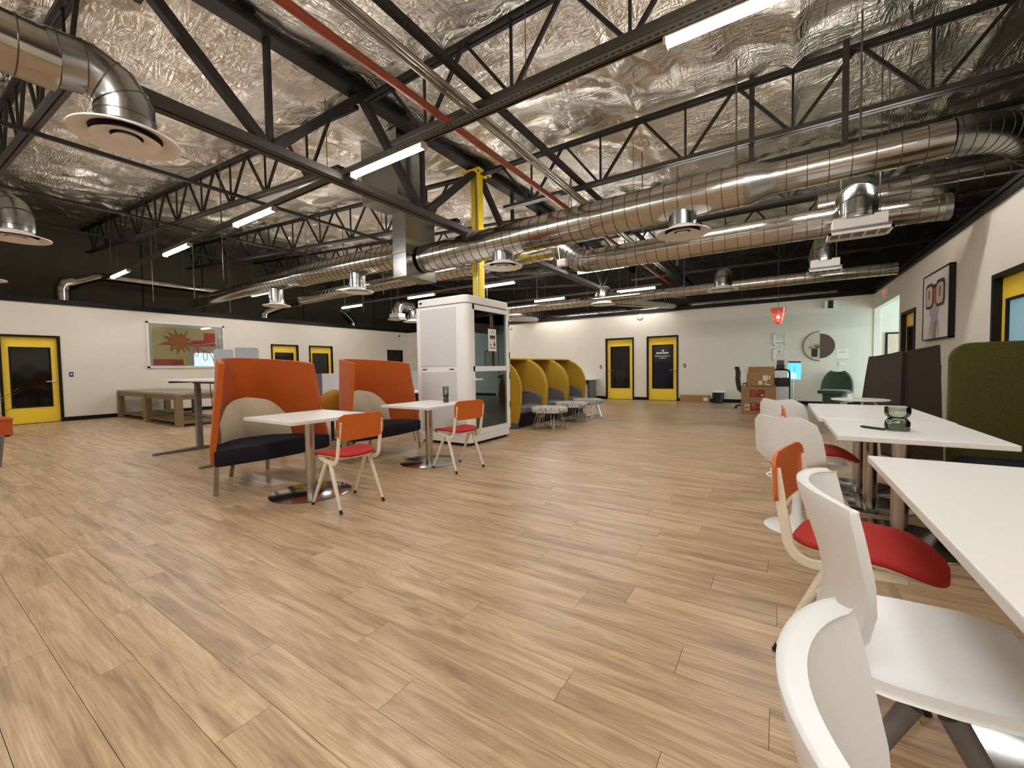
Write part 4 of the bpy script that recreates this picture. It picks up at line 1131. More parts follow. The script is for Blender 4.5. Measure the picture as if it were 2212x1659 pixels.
# wooden benches along the left wall
def bench(label, loc, L_):
    t = thing('wooden_bench_table', label, 'table', loc, 0, 'wooden bench tables')
    MB().box(0, L_, 0, 1.15, .70, .75).build('tabletop', 'bench_grey', t, smooth=False, bevel=.004)
    for x in (0, L_-.13):
        for y in (0, 1.02):
            MB().box(x, x+.13, y, y+.13, 0, .70).build('leg', 'oak_bench', t, smooth=False, bevel=.004)
    for x in (.02, L_-.11): MB().box(x, x+.09, .13, 1.02, .60, .70).build('end_rail', 'oak_bench', t, smooth=False)
    for y in (.02, 1.04): MB().box(.13, L_-.13, y, y+.09, .60, .70).build('side_rail', 'oak_bench', t, smooth=False)
    for y in (.06, .40, .74): MB().box(.1, L_-.1, y, y+.30, .10, .13).build('shelf_board', 'oak_bench', t, smooth=False)
    for x in (.02, L_-.11): MB().box(x, x+.09, .13, 1.02, .06, .11).build('lower_rail', 'oak_bench', t, smooth=False)
bench('weathered wooden bench table nearest the standing desk', (-13.02, 3.53, 0), 2.02)
bench('weathered wooden bench table against the left wall', (-15.25, 3.58, 0), 2.1)
# low bench desks with divider screens
d = thing('bench_desk', 'white bench desk with divider screens behind the orange settees', 'desk', (-6.9, 5.1, 0))
MB().box(-.75, .75, -1.85, 1.85, .705, .73).build('desktop', 'laminate', d, smooth=False, bevel=.003)
for y in (-1.8, 0, 1.8):
    for x in (-.65, .65): MB().box(x-.03, x+.03, y-.03, y+.03, 0, .705).build('leg', 'black_plastic', d, smooth=False)
for i, (ya, yb, m_) in enumerate(((-1.5, -.75, 'grey_screen'), (-.74, .0, 'speckle_screen'), (.01, .78, 'speckle_screen'), (.79, 1.22, 'speckle_screen'), (1.23, 1.85, 'acrylic_screen'))):
    MB().box(-.02, .02, ya, yb, .73, 1.14).build('divider_screen', m_, d, smooth=False, bevel=.006)
MB().box(.3, .7, .9, 1.6, .1, .69).build('pedestal', 'black_plastic', d, smooth=False)
for q, (x, y) in enumerate(((.12, -.72), (.12, -.55))):
    o = MB().box(-.02, .02, -.04, .04, 0, .07).build('socket_block', 'grey_metal', None, (-6.9+x, 5.0+y+.1, .731), smooth=False, bevel=.004); tag(o, 'small grey socket block on the bench desk, %s one' % ('left' if q == 0 else 'right'), 'socket')
# mustard task chair
t = thing('task_chair', 'mustard task chair with black base between the orange settees', 'chair', (-5.95, 3.92, 0), 180)
P_ = []
for i in range(9):
    f = i/8; z = .46+.40*f
    hw = .30*math.sqrt(max(.02, 1-(max(0, f-.25)/.76)**2.6)) if f > .25 else .29
    P_.append([(-.22-.06*f+.16*abs(b)**2, hw*b, z) for b in np.linspace(-1, 1, 17)])
MB().sheet(P_, .045).build('backrest', 'mustard_chair', t, subd=1)
cushion(rrect(-.24, .22, -.25, .25, .1, 5), .42, .49, .025, .01).build('seat', 'mustard_chair', t)
MB().tube([(0, 0, .08), (0, 0, .42)], .025, 12).build('gas_lift', 'black_plastic', t)
for k in range(5):
    a = math.radians(72*k+20); lg = MB().tube([(0, 0, .11), (.15*math.cos(a), .15*math.sin(a), .10), (.3*math.cos(a), .3*math.sin(a), .065)], .013, 8).build('base_leg', 'chrome', t)
    MB().lathe([(0, -.02), (.03, -.02), (.03, .02), (0, .02)], 12, M=T(.3*math.cos(a), .3*math.sin(a), .03) @ RZ(math.degrees(a)) @ Matrix.Rotation(PI/2, 4, 'X')).build('caster', 'black_plastic', lg)
# orange ottoman and plant at the left edge
t = thing('ottoman', 'orange upholstered ottoman at the left edge before the yellow door', 'ottoman', (-12.95, 1.15, 0))
cushion(rrect(-.3, .3, -.5, .3, .05, 4), .30, .365, .02, .008).build('cushion', 'ottoman_orange', t)
MB().rbox(-.29, .29, -.49, .29, .03, .30, .05, 4).build('body', 'ottoman_orange', t)
MB().box(-.25, .25, -.45, .25, 0, .035).build('plinth', 'dark_gap', t, smooth=False)
t = thing('potted_plant', 'dark spiky plant entering at the left edge', 'plant', (-8.6, .70, 0))
MB().lathe([(0, 0), (.16, 0), (.2, .4), (.18, .4), (.17, .36), (0, .36)], 20).build('pot', 'grey_metal', t)
rp = random.Random(5)
for k in range(14):
    a = rp.uniform(0, 2*PI); L_ = rp.uniform(.22, .42); h_ = rp.uniform(.5, 1.0)
    P_ = []
    for i in range(6):
        f = i/5; w_ = .03*(1-f)+.003; r_ = L_*f*f*.9; z = .36+h_*(f-.25*f*f)
        P_.append([(r_*math.cos(a)-w_*math.sin(a), r_*math.sin(a)+w_*math.cos(a), z), (r_*math.cos(a)+w_*math.sin(a), r_*math.sin(a)-w_*math.cos(a), z)])
    MB().sheet(P_, .003).build('leaf', 'plant_purple', t)
# ---------------------------------------------------------------- right side sofas
t = thing('olive_sofa', 'olive chevron cloth high-back sofa with navy seat at the right edge', 'sofa', (1.62, 4.2, 0))
M_ = Matrix(((1, 0, 0, 0), (0, 0, 1, 0), (0, 1, 0, 0), (0, 0, 0, 1)))
pts = [(-.47, .06)] + [(-.47+.13-.13*math.cos(a), 1.335-.13+.13*math.sin(a)) for a in np.linspace(0, PI/2, 9)] + [(.42, 1.345), (.42, .06)]
MB().prism(pts, .46, .53, M=M_).build('side_panel', 'olive_chevron', t, bevel=.012)
MB().prism(pts, -1.23, -1.16, M=M_).build('side_panel', 'olive_chevron', t, bevel=.012) if False else None
MB().box(.36, .43, -1.2, .5, .06, 1.345).build('back_panel', 'olive_chevron', t, smooth=False, bevel=.012)
cushion(rrect(-.45, .36, -1.2, .455, .06, 5), .30, .455, .03, .01).build('seat', 'seat_navy', t)
MB().box(-.40, .36, -1.15, .45, .1, .30).build('seat_base', 'seat_navy', t, smooth=False)
for x in (-.36, .3):
    for y in (-1.1, .42): MB().box(x-.02, x+.02, y-.02, y+.02, 0, .1).build('leg', 'grey_metal', t, smooth=False)
t = thing('brown_sofa', 'dark brown high-back sofa seen from its side beyond the white tables', 'sofa', (1.5, 7.2, 0))
def quadwall(mb, a, b, lean, z0, z1a, z1b, th):
    pass
w1 = MB()
# wing turned to the left and the side panel facing the camera
A0, A1, A2 = (-.56, .12), (-.22, -.38), (.12, -.38)
def lp(p, z, zt_, k): return (p[0]+k[0]*z/zt_, p[1]+k[1]*z/zt_, z)
for nm, (p, q, zp, zq, kp, kq) in (('wing_panel', (A0, A1, 1.25, 1.31, (.14, 0), (.03, 0))), ('side_panel', (A1, A2, 1.31, 1.37, (.03, 0), (-.05, 0)))):
    P_ = [[tuple(Vector(lp(p, z*zp, zp, kp)).lerp(Vector(lp(q, z*zq, zq, kq)), f)) for f in np.linspace(0, 1, 5)] for z in np.linspace(.03, 1, 6)]
    MB().sheet(P_, -.06).build(nm, 'brown_felt', t, bevel=.012)
MB().box(.05, .12, -.35, 1.0, .04, 1.15).build('back_panel', 'brown_felt', t, smooth=False, bevel=.012)
cushion(rrect(-.5, .05, .1, 1.0, .06, 4), .3, .44, .03, .01).build('seat', 'seat_navy', t)
MB().box(-.45, .05, .12, .95, .02, .3).build('seat_base', 'brown_felt', t, smooth=False)
# small objects on the white tables
t = thing('moss_jar', 'waisted smoked glass jar of moss on the white table', 'jar', (.655, 3.62, .745))
MB().lathe([(.060, 0), (.064, .01), (.064, .055), (.052, .075), (.046, .083), (.058, .095), (.066, .11), (.066, .152), (.063, .152), (.062, .112), (.054, .098), (.042, .084), (.049, .072), (.060, .052), (.060, .012), (0, .010)], 36).build('glass', 'smoke_glass', t)
MB().lathe([(0, .012), (.058, .012), (.058, .05), (.045, .062), (.02, .066), (0, .064)], 24).build('moss', 'moss', t)
o = MB().tube([(-.075, 0, 0), (-.06, 0, 0), (.05, 0, 0), (.08, 0, 0)], [.004, .008, .008, .007], 10).build('marker_pen', 'black_plastic', None, (.53, 3.63, .7535), (0, 0, math.radians(-45))); tag(o, 'black marker pen on the white table beside the moss jar', 'pen')
t = thing('candle_vase', 'green glass vase with white ball on the table by the phone booth', 'vase', (-3.72, 4.12, .745))
MB().lathe([(.034, 0), (.037, .01), (.036, .05), (.028, .062), (.026, .066), (.037, .072), (.037, .215), (.034, .215), (.034, .075), (.022, .068), (.022, .06), (0, .058)], 28).build('glass', 'green_glass', t)
MB().lathe([(0, .002), (.034, .004), (.034, .048), (.024, .06), (0, .062)], 24).build('dark_foot', 'grey_screen', t)
MB().lathe([(0, .073), (.032, .073), (.032, .10), (0, .103)], 20).build('moss', 'moss', t)
MB().lathe([(.028*math.sin(a), .128-.028*math.cos(a)) for a in np.linspace(0, PI, 12)], 20).build('ball', 'candle', t)

# ---------------------------------------------------------------- reception end
def carton(name, label, loc, w_, d_, h_, rz=0, flaps=False):
    t = thing(name, label, 'box', loc, rz, 'cardboard boxes')
    if flaps:
        b = MB(); th = .006
        b.box(-w_/2, w_/2, -d_/2, -d_/2+th, 0, h_); b.box(-w_/2, w_/2, d_/2-th, d_/2, 0, h_+.02); b.box(-w_/2, -w_/2+th, -d_/2, d_/2, 0, h_); b.box(w_/2-th, w_/2, -d_/2, d_/2, 0, h_); b.box(-w_/2, w_/2, -d_/2, d_/2, 0, th)
        b.build('carton', 'cardboard', t, smooth=False)
        MB().box(-w_/2, w_/2, -d_/2-.002, -d_/2+.012, h_-.004, h_+.006).build('rim', 'cardboard_edge', t, smooth=False)
        MB().bar((0, d_/2, h_), (0, d_/2+.12, h_+.16), w_, .006, up=(0, 1, 0)).build('flap', 'cardboard', t, smooth=False)
        MB().bar((w_/2, 0, h_), (w_/2+.14, 0, h_-.12), d_, .006).build('flap', 'cardboard_edge', t, smooth=False)
        MB().bar((-w_/2, 0, h_), (-w_/2-.03, 0, h_+.13), .006, d_, up=(0, 1, 0)).build('flap', 'cardboard_edge', t, smooth=False)
    else:
        MB().box(-w_/2, w_/2, -d_/2, d_/2, 0, h_).build('carton', 'cardboard', t, smooth=False, bevel=.004)
        MB().box(-w_/2-.001, w_/2+.001, -.025, .025, h_-.05, h_+.001).build('tape', 'cardboard_edge', t, smooth=False)
    return t
b1 = carton('cardboard_box', 'large cardboard box with two red printed panels at the reception', (-.40, 11.66, 0), .71, .62, .655)
for x0, x1, z0, z1 in ((-.17, .13, .40, .575), (-.165, .13, .075, .26)):
    lb = MB().box(x0, x1, -.313, -.3105, z0, z1).build('red_label', 'red_print', b1, smooth=False)
    pk = MB(); q = random.Random(int(z0*100))
    for k in range(4): pk.box(x0+.03, x0+.1+q.random()*.13, -.3142, -.3135, z1-.03-.035*k, z1-.022-.035*k)
    if z0 > .3: pk.lathe([(0, 0), (.03, 0)], 14, M=T(x1-.05, -.3142, z0+.05) @ Matrix.Rotation(PI/2, 4, 'X'))
    else: pk.prism([(x0+.02, z1-.02), (x0+.045, z1-.08), (x0+.075, z1-.02), (x0+.06, z1-.02), (x0+.045, z1-.055), (x0+.034, z1-.02)], 0, .0006, M=T(0, -.3136, 0) @ Matrix.Rotation(PI/2, 4, 'X'))
    pk.build('print', 'cardboard_edge', lb, smooth=False)
lb = MB().box(-.275, -.175, -.3135, -.3105, .085, .235).build('paper_label', 'paper', b1, smooth=False)
MB().box(-.265, -.19, -.3142, -.3134, .205, .218).box(-.265, -.185, -.3142, -.3134, .145, .168).box(-.265, -.19, -.3142, -.3134, .115, .13).build('print', 'ink', lb, smooth=False)
b2 = carton('cardboard_box', 'open cardboard box with paper labels on top of the larger box', (-.36, 11.62, .657), .56, .5, .30, 0, True)
for x0, x1, z0, z1 in ((.05, .15, .13, .26), (.165, .2, .16, .25), (-.04, .04, .04, .13), (.09, .2, .03, .055), (.09, .13, .055, .1)):
    MB().box(x0, x1, -.2535, -.2505, z0, z1).build('paper_label', 'paper', b2, smooth=False)
lb3 = carton('cardboard_box', 'long low cardboard box lying along the back wall', (-2.24, 14.24, 0), .88, .22, .22)
MB().box(.26, .38, -.1125, -.1105, .05, .16).build('paper_label', 'paper', lb3, smooth=False)
t = thing('waste_bin', 'black waste bin with white bag by the back wall', 'bin', (-1.56, 14.1, 0))
MB().lathe([(0, 0), (.145, 0), (.17, .36), (.16, .36), (.14, .05), (0, .04)], 24).build('bin_body', 'black_plastic', t)
MB().lathe([(.175, .33), (.178, .37), (.15, .385), (.12, .36), (.05, .37), (0, .36)], 24).build('bag', 'paper', t)
# black office chair
t = thing('office_chair', 'black mesh office chair behind the cardboard boxes', 'chair', (-.66, 12.6, 0), 10)
P_ = []
for i in range(11):
    f = i/10; z = .50+.62*f
    hw = .23*(1-.18*f) if f < .72 else .17*(1-.3*((f-.72)/.28)**2)
    P_.append([(-.22-.05*math.sin(f*3.1)-(.07 if f > .75 else 0)*(f-.75)*4+.05*abs(b)**2, hw*b, z) for b in np.linspace(-1, 1, 11)])
MB().sheet(P_, .05).build('backrest', 'black_plastic', t)
cushion(rrect(-.22, .24, -.24, .24, .08, 5), .43, .51, .025, .01).build('seat', 'black_plastic', t)
for s_ in (-1, 1): MB().tube([(-.1, s_*.26, .45), (-.1, s_*.29, .66), (.12, s_*.29, .68)], .018, 8).build('armrest', 'black_plastic', t)
MB().tube([(0, 0, .08), (0, 0, .43)], .028, 12).build('gas_lift', 'silver', t)
for k in range(5):
    a = math.radians(72*k+30); lg = MB().tube([(0, 0, .12), (.3*math.cos(a), .3*math.sin(a), .07)], .018, 8).build('base_leg', 'black_plastic', t)
    MB().lathe([(0, -.02), (.032, -.02), (.032, .02), (0, .02)], 10, M=T(.3*math.cos(a), .3*math.sin(a), .032) @ Matrix.Rotation(PI/2, 4, 'X')).build('caster', 'black_plastic', lg)
# printer cart
t = thing('printer_cart', 'black framed rolling cart with drawer beside the boxes', 'cart', (.06, 12.75, 0))
MB().tube([(-.15, 0, 1.03), (.10, 0, 1.03), (.16, 0, 1.0), (.18, 0, .94), (.18, 0, .06)], .022, 10).build('tube_frame', 'black_plastic', t)
MB().tube([(-.18, 0, .06), (-.18, 0, .98), (-.15, 0, 1.03)], .022, 10).build('tube_frame', 'black_plastic', t)
MB().box(-.16, .16, -.2, .2, .60, .82).build('dark_drawer', 'black_plastic', t, smooth=False)
MB().box(-.16, .16, -.2, .2, .08, .60).build('cabinet', 'booth_panel', t, smooth=False)
MB().box(-.15, .15, -.21, -.2, .1, .58).build('door', 'booth_white', t, smooth=False)
for x in (-.14, .14): MB().lathe([(0, -.02), (.035, -.02), (.035, .02), (0, .02)], 10, M=T(x, 0, .036) @ Matrix.Rotation(PI/2, 4, 'X')).build('caster', 'black_plastic', t)
t = thing('label_printer', 'small dark printer with white paper on top of the cart', 'printer', (.04, 12.75, 1.053))
MB().box(-.09, .09, -.1, .1, 0, .1).build('body', 'black_plastic', t, smooth=False, bevel=.01)
MB().box(-.08, .08, -.09, .09, .1, .22).build('upper_body', 'grey_screen', t, smooth=False, bevel=.01)
MB().box(-.1, .09, -.1, .08, .22, .27).build('lid', 'paper', t, smooth=False)
MB().bar((.06, 0, .09), (.2, -.02, .06), .12, .005).build('paper_sheet', 'paper', t, smooth=False)
# check-in kiosk
t = thing('kiosk', 'check-in tablet kiosk with blue screen on a thin stand', 'kiosk', (.36, 13.75, 0))
MB().lathe([(0, 0), (.16, 0), (.16, .012), (.02, .02), (0, .02)], 24).build('foot', 'silver', t)
MB().tube([(-.03, 0, .015), (-.02, 0, .8)], .014, 10).build('pole', 'silver', t)
M_ = T(0, -.03, 1.0) @ Matrix.Rotation(math.radians(90-14), 4, 'X') @ RZ(-2)
kb = MB().prism(rrect(-.165, .165, -.275, .275, .03, 4), -.012, .012, M=M_).build('tablet', 'booth_white', t)
MB().prism(rrect(-.15, .15, -.25, .19, .008, 3), .0125, .0135, M=M_).build('screen', 'screen_blue', kb, smooth=False)
MB().prism(rrect(-.145, .145, .205, .255, .01, 3), .0125, .0135, M=M_).build('header_bar', 'grey_screen', kb, smooth=False)
MB().prism([(-.14, -.245), (.05, -.245), (.06, -.1), (-.0, -.06), (-.14, -.07)], .0138, .0145, M=M_).build('screen_graphic', 'screen_pale', kb, smooth=False)
tx = MB()
for c_ in (-.12, .0):
    for r_ in range(4):
        tx.prism([(c_, .10-.055*r_), (c_+.02, .10-.055*r_), (c_+.02, .12-.055*r_), (c_, .12-.055*r_)], .0138, .0143, M=M_)
for r_ in range(3): tx.prism([(-.11+.03*r_, -.16-.02*r_), (-.02+.03*r_, -.20-.02*r_), (-.02+.03*r_, -.205-.02*r_), (-.11+.03*r_, -.165-.02*r_)], .0147, .015, M=M_)
tx.build('screen_marks', 'grey_screen', kb, smooth=False)
# green armchair
t = thing('armchair', 'dark green velvet armchair against the back wall', 'armchair', (1.26, 13.92, 0), -108)
P_ = []
for i in range(11):
    f = i/10; z = .40+.54*f
    hw = .33*math.sqrt(max(.14, 1-(max(0, f-.15)/.9)**2.6)) if f > .15 else .33
    P_.append([(-.27-.05*f+.13*abs(b)**2.2*(1-.5*f), hw*b, z) for b in np.linspace(-1, 1, 17)])
MB().sheet(P_, .05).build('backrest', 'green_velvet', t, subd=1)
cushion(rrect(-.28, .30, -.33, .33, .1, 5), .36, .46, .03, .012).build('seat', 'green_velvet', t)
MB().prism(rrect(-.24, .2, -.24, .24, .1, 4), .02, .36).build('base', 'green_velvet', t)
t = thing('round_side_table', 'small round white table in front of the brown sofa', 'table', (.84, 6.55, 0))
MB().lathe([(0, .725), (.27, .725), (.285, .735), (.28, .742), (0, .742)], 40).build('tabletop', 'laminate', t)
for a in (30, 150, 270):
    c_, s_ = math.cos(math.radians(a)), math.sin(math.radians(a)); MB().tube([(.16*c_, .16*s_, .72), (.2*c_, .2*s_, .66), (.25*c_, .25*s_, 0)], .012, 8).build('leg', 'cream_metal', t)
MB().box(-.06, .06, -.06, .06, .70, .725).build('hub', 'black_plastic', t, smooth=False)
o = MB().lathe([(0, 0), (.028, 0), (.030, .06), (.027, .06), (.026, .008), (0, .008)], 20).build('cup', 'paper', None, (.76, 6.6, .742)); tag(o, 'white cup on the small round table', 'cup')
# pendant
t = thing('pendant_lamp', 'red translucent pendant lamp hanging over the reception', 'lamp', (-.02, 12.3, 2.15))
MB().tube([(0, 0, .45), (0, 0, 2.78)], .005, 6).build('cord', 'strut', t)
for i, (z, r0, r1, h_) in enumerate(((.32, .165, .155, .1), (.2, .145, .13, .09), (.10, .12, .105, .07), (.02, .09, .07, .06))):
    MB().lathe([(r1, z), (r0, z+h_), (r0-.008, z+h_), (r1-.008, z)], 30).build('shade_ring', 'red_acrylic', t)
MB().lathe([(.035*math.sin(a), .2-.055*math.cos(a)) for a in np.linspace(0, PI, 10)], 16).build('bulb', 'bulb', t)
MB().lathe([(0, .46), (.02, .46), (.02, .26), (0, .26)], 12).build('socket', 'silver', t)
for a in (0, 120, 240):
    c_, s_ = math.cos(math.radians(a)), math.sin(math.radians(a)); MB().tube([(.02*c_, .02*s_, .44), (.15*c_, .15*s_, .41), (.07*c_, .07*s_, .03)], .004, 6).build('stay', 'silver', t)
# back desk near the yellow door
d = thing('wall_desk', 'white desk with drawer unit left of the back yellow doors', 'desk', (-6.15, 14.0, 0))
MB().box(-1.1, .62, -.38, .38, .71, .74).build('desktop', 'laminate', d, smooth=False)
MB().bar((.56, 0, .0), (.52, 0, .71), .05, .5, up=(0, 1, 0)).build('leg', 'grey_metal', d, smooth=False); MB().bar((-1.0, 0, 0), (-1.0, 0, .71), .05, .5, up=(0, 1, 0)).build('leg', 'grey_metal', d, smooth=False)
MB().box(.0, .42, -.33, .3, .06, .55).build('drawer_unit', 'booth_white', d, smooth=False)
df_ = MB().box(.02, .40, -.345, -.33, .08, .50).build('drawer_front', 'oak_bench', d, smooth=False)
MB().box(.12, .28, -.36, -.345, .40, .415).build('handle', 'silver', df_, smooth=False)
MB().box(-.3, .5, -.3, .3, .60, .70).build('underframe', 'black_plastic', d, smooth=False)
o = MB().box(-.05, .05, -.05, .05, 0, .12).build('desk_phone', 'black_plastic', None, (-6.25, 13.9, .74), smooth=False, bevel=.02); tag(o, 'small black device on the back wall desk', 'phone')
# ---------------------------------------------------------------- things on the walls
MXZ = Matrix(((1, 0, 0, 0), (0, 0, -1, 0), (0, 1, 0, 0), (0, 0, 0, 1)))      # local xy -> wall facing -Y
# large painting on the left wall (local x runs along +Y of the room, local y up)
t = thing('framed_painting', 'large framed abstract painting with orange starburst on the left wall', 'painting', (XL, 4.32, 1.35), 90)
W_, H_ = 2.0, 1.36
fr_ = MB()
for q in ((0, .05, 0, H_), (W_-.05, W_, 0, H_), (0, W_, 0, .05), (0, W_, H_-.05, H_)): fr_.box(q[0], q[1], -.04, 0, q[2], q[3])
fr_.build('frame', 'picture_white', t, smooth=False)
MB().box(.05, W_-.05, -.012, 0, .05, H_-.05).build('mount', 'picture_white', t, smooth=False)
cv = MB().box(.13, W_-.25, -.016, -.012, .08, H_-.14).build('canvas', 'art_tan', t, smooth=False)
def flat(poly, y, m, nm='shape', par=None, th=.0015):
    return MB().prism(poly, 0, th, M=T(0, y, 0) @ MXZ).build(nm, m, par or cv, smooth=False)
flat([(1.0, .08), (W_-.25, .08), (W_-.25, .66), (1.0, .66)], -.016, 'art_grey', 'grey_field')
flat([(.13, .08), (.86, .08), (.86, .26), (.13, .26)], -.016, 'art_crimson', 'crimson_band')
flat([(1.0, .66), (1.02, .72), (1.1, .84), (1.42, .86), (1.42, 1.10), (1.73, 1.10), (1.73, .68)], -.018, 'art_red', 'red_block')
star = []; rs_ = random.Random(11)
tips = [(.29, .70), (.42, .95), (.52, 1.06), (.68, 1.16), (.84, 1.06), (1.0, 1.14), (1.05, .88), (1.2, .78), (1.02, .50), (.92, .46), (.72, .40), (.56, .50)]
cc = (.78, .80)
tips = [(cc[0]+(a-cc[0])*1.12, cc[1]+(b-cc[1])*1.08) for a, b in tips]
for i, p_ in enumerate(tips):
    q_ = tips[(i+1) % len(tips)]; a_ = math.atan2(p_[1]-cc[1], p_[0]-cc[0]); b_ = math.atan2(q_[1]-cc[1], q_[0]-cc[0])
    m_ = ((p_[0]+q_[0])/2, (p_[1]+q_[1])/2); k_ = .5
    star += [p_, (cc[0]+(m_[0]-cc[0])*k_, cc[1]+(m_[1]-cc[1])*k_)]
for sc_, y_, m_ in ((1.0, -.0180, 'art_line'), (.86, -.0198, 'art_orange')):
    for i in range(0, len(star), 2):
        tri = [star[i-1], star[i], star[(i+1) % len(star)], cc]
        flat([(cc[0]+(a-cc[0])*sc_, cc[1]+(b-cc[1])*sc_) for a, b in tri][::-1] if False else [(cc[0]+(a-cc[0])*sc_, cc[1]+(b-cc[1])*sc_) for a, b in tri], y_, m_, 'star_ray')
def loopcurve(pts, r, m, nm): MB().tube([(a, -.0185, b) for a, b in pts], r, 6).build(nm, m, cv)
lc = [(1.18, .66)]
for cx_, cz_ in ((1.2, .5), (1.44, .37)):
    lc += [(cx_+.055*math.sin(a), cz_+.15*math.cos(a)) for a in np.linspace(.1, 2*PI, 14)]
lc += [(1.52, .5), (1.62, .36), (1.68, .16)]
loopcurve(lc, .015, 'art_crimson', 'looping_line')
for k in range(3): loopcurve([(1.80, .5+.15*k), (1.84, .6+.15*k), (1.80, .68+.15*k)], .004, 'ink', 'signature_stroke')
MB().box(.05, W_-.05, -.030, -.027, .05, H_-.05).build('glazing', 'clear_glass', t, smooth=False)
# portrait of a bird with spectacles on the right wall (local x runs toward the camera)
t = thing('bird_picture', 'black framed picture of a bird wearing spectacles on the right wall', 'picture', (XR, 9.66, 1.53), -90)
W_, H_ = 1.28, 1.06
fr_ = MB()
for q in ((0, .02, 0, H_), (W_-.02, W_, 0, H_), (0, W_, 0, .02), (0, W_, H_-.02, H_)): fr_.box(q[0], q[1], -.07, 0, q[2], q[3])
fr_.build('frame', 'black_paint', t, smooth=False)
pc_ = MB().box(.02, W_-.02, -.062, 0, .02, H_-.02).build('print', 'poster_white', t, smooth=False)
def pf(poly, y, m, nm): MB().prism(poly, 0, .002, M=T(0, y, 0) @ MXZ).build(nm, m, pc_, smooth=False)
pf([(.3, .02), (.42, .3), (.46, .42), (.74, .42), (.8, .3), (.86, .02), (.82, .02), (.74, .26), (.7, .02), (.44, .02), (.42, .2), (.34, .02)], -.062, 'poster_lilac', 'neck')
pf([(.56, .02), (.6, .26), (.72, .3), (.72, .02)], -.0635, 'poster_gold', 'neck_stripe')
pf([(.38+.0, .40), (.45, .34), (.72, .34), (.82, .44), (.82, .54), (.74, .60), (.46, .60), (.36, .52)], -.0645, 'poster_lilac', 'head')
pf([(.54, .56), (.72, .56), (.68, .80), (.58, .80)], -.066, 'poster_red', 'beak')
for x0, x1 in ((.17, .56), (.68, 1.08)):
    pf(rrect(x0, x1, .50, .90, .1, 5), -.068, 'ink', 'spectacle_rim')
    pf(rrect(x0+.04, x1-.04, .54, .85, .08, 5), -.0705, 'poster_skin', 'lens')
    pf(rrect((x0+x1)/2-.05, (x0+x1)/2+.06, .64, .80, .05, 4), -.073, 'poster_gold', 'eye')
pf([(.54, .80), (.70, .80), (.70, .86), (.54, .86)], -.069, 'ink', 'bridge')
# round two-tone picture
t = thing('round_picture', 'round two-tone picture of a potted plant on the back wall', 'picture', (.96, YB, 1.66))
disc = [(.37*math.cos(a), .40*math.sin(a)) for a in np.linspace(PI/2, 3*PI/2, 24)]
MB().prism(disc, 0, .03, M=MXZ).build('cream_half', 'art_grey', t, smooth=False)
MB().tube([(.375*math.cos(a), -.02, .405*math.sin(a)) for a in np.linspace(PI/2, 3*PI/2, 24)], .012, 6).build('rim', 'umber', t)
MB().prism([(.34*math.cos(a), .345*math.sin(a)) for a in np.linspace(-PI/2, PI/2, 24)], 0, .03, M=MXZ).build('brown_half', 'umber', t, smooth=False)
MB().prism([(-.18, -.3), (-.05, -.3), (-.04, -.08), (-.19, -.08)], .03, .034, M=MXZ).build('painted_pot', 'ink', t, smooth=False)
for k in range(7):
    a = math.radians(25+22*k); b = (-.115+.17*math.cos(a), -.08+.16*math.sin(a))
    MB().prism([(-.115, -.08), (b[0]-.02*math.sin(a)*.5-.05*math.cos(a), b[1]+.02-.05*math.sin(a)), b, (b[0]+.03*math.sin(a)-.05*math.cos(a), b[1]-.03-.05*math.sin(a))], .03, .033, M=MXZ).build('painted_leaf', 'leaf_green', t, smooth=False)
# certificates
for z, lab in ((1.90, 'pale framed certificate on the back wall, upper one'), (1.44, 'pale framed certificate with seal on the back wall, lower one')):
    t = thing('certificate', lab, 'certificate', (.01, YB, z), 0, 'framed certificates')
    f = MB()
    for q in ((-.15, -.13, -.17, .17), (.13, .15, -.17, .17), (-.15, .15, -.17, -.15), (-.15, .15, .15, .17)): f.box(q[0], q[1], -.02, 0, q[2], q[3])
    f.build('frame', 'picture_white', t, smooth=False)
    sh = MB().box(-.13, .13, -.008, 0, -.15, .15).build('sheet', 'paper', t, smooth=False)
    pr = MB()
    if z > 1.7:
        for q, h_ in ((.12, .02), (.06, .018), (0, .012), (-.11, .02)): pr.box(-.1, .1, -.0095, -.008, q-h_/2, q+h_/2)
    else:
        pr.lathe([(0, 0), (.03, 0)], 16, M=T(0, -.0095, .09) @ Matrix.Rotation(PI/2, 4, 'X'))
        for q in (.02, -.02, -.05): pr.box(-.08, .08, -.0095, -.008, q-.005, q+.005)
    pr.build('print', 'pale_ink', sh, smooth=False)
t = thing('flyer', 'small white flyer on the back wall beside the round picture', 'flyer', (1.46, YB, 1.42))
sh = MB().box(-.13, .13, -.004, 0, -.14, .14).build('sheet', 'paper', t, smooth=False)
MB().box(-.08, .08, -.0052, -.004, .045, .06).box(-.13, .13, -.0052, -.004, -.14, -.132).box(-.012, .012, -.0052, -.004, .085, .105).build('print', 'pale_ink', sh, smooth=False)
def plate(name, lab, cat, loc, rz, w_, h_, m, m2):
    t = thing(name, lab, cat, loc, rz, 'wall plates')
    MB().box(-w_/2, w_/2, -.012, 0, -h_/2, h_/2).build('plate', m, t, smooth=False, bevel=.003)
    MB().box(-w_*.25, w_*.25, -.016, -.012, -h_*.18, h_*.18).build('rocker', m2, t, smooth=False)
plate('light_switch', 'blue wall control beside the left yellow door', 'switch', (XL, 2.77, 1.2), 90, .075, .12, 'switch_blue', 'paper')
plate('light_switch', 'blue wall control left of the back yellow doors', 'switch', (-5.45, YB, 1.17), 0, .075, .12, 'switch_blue', 'paper')
plate('light_switch', 'blue wall control right of the back yellow doors', 'switch', (-2.58, YB, 1.17), 0, .075, .12, 'switch_blue', 'paper')
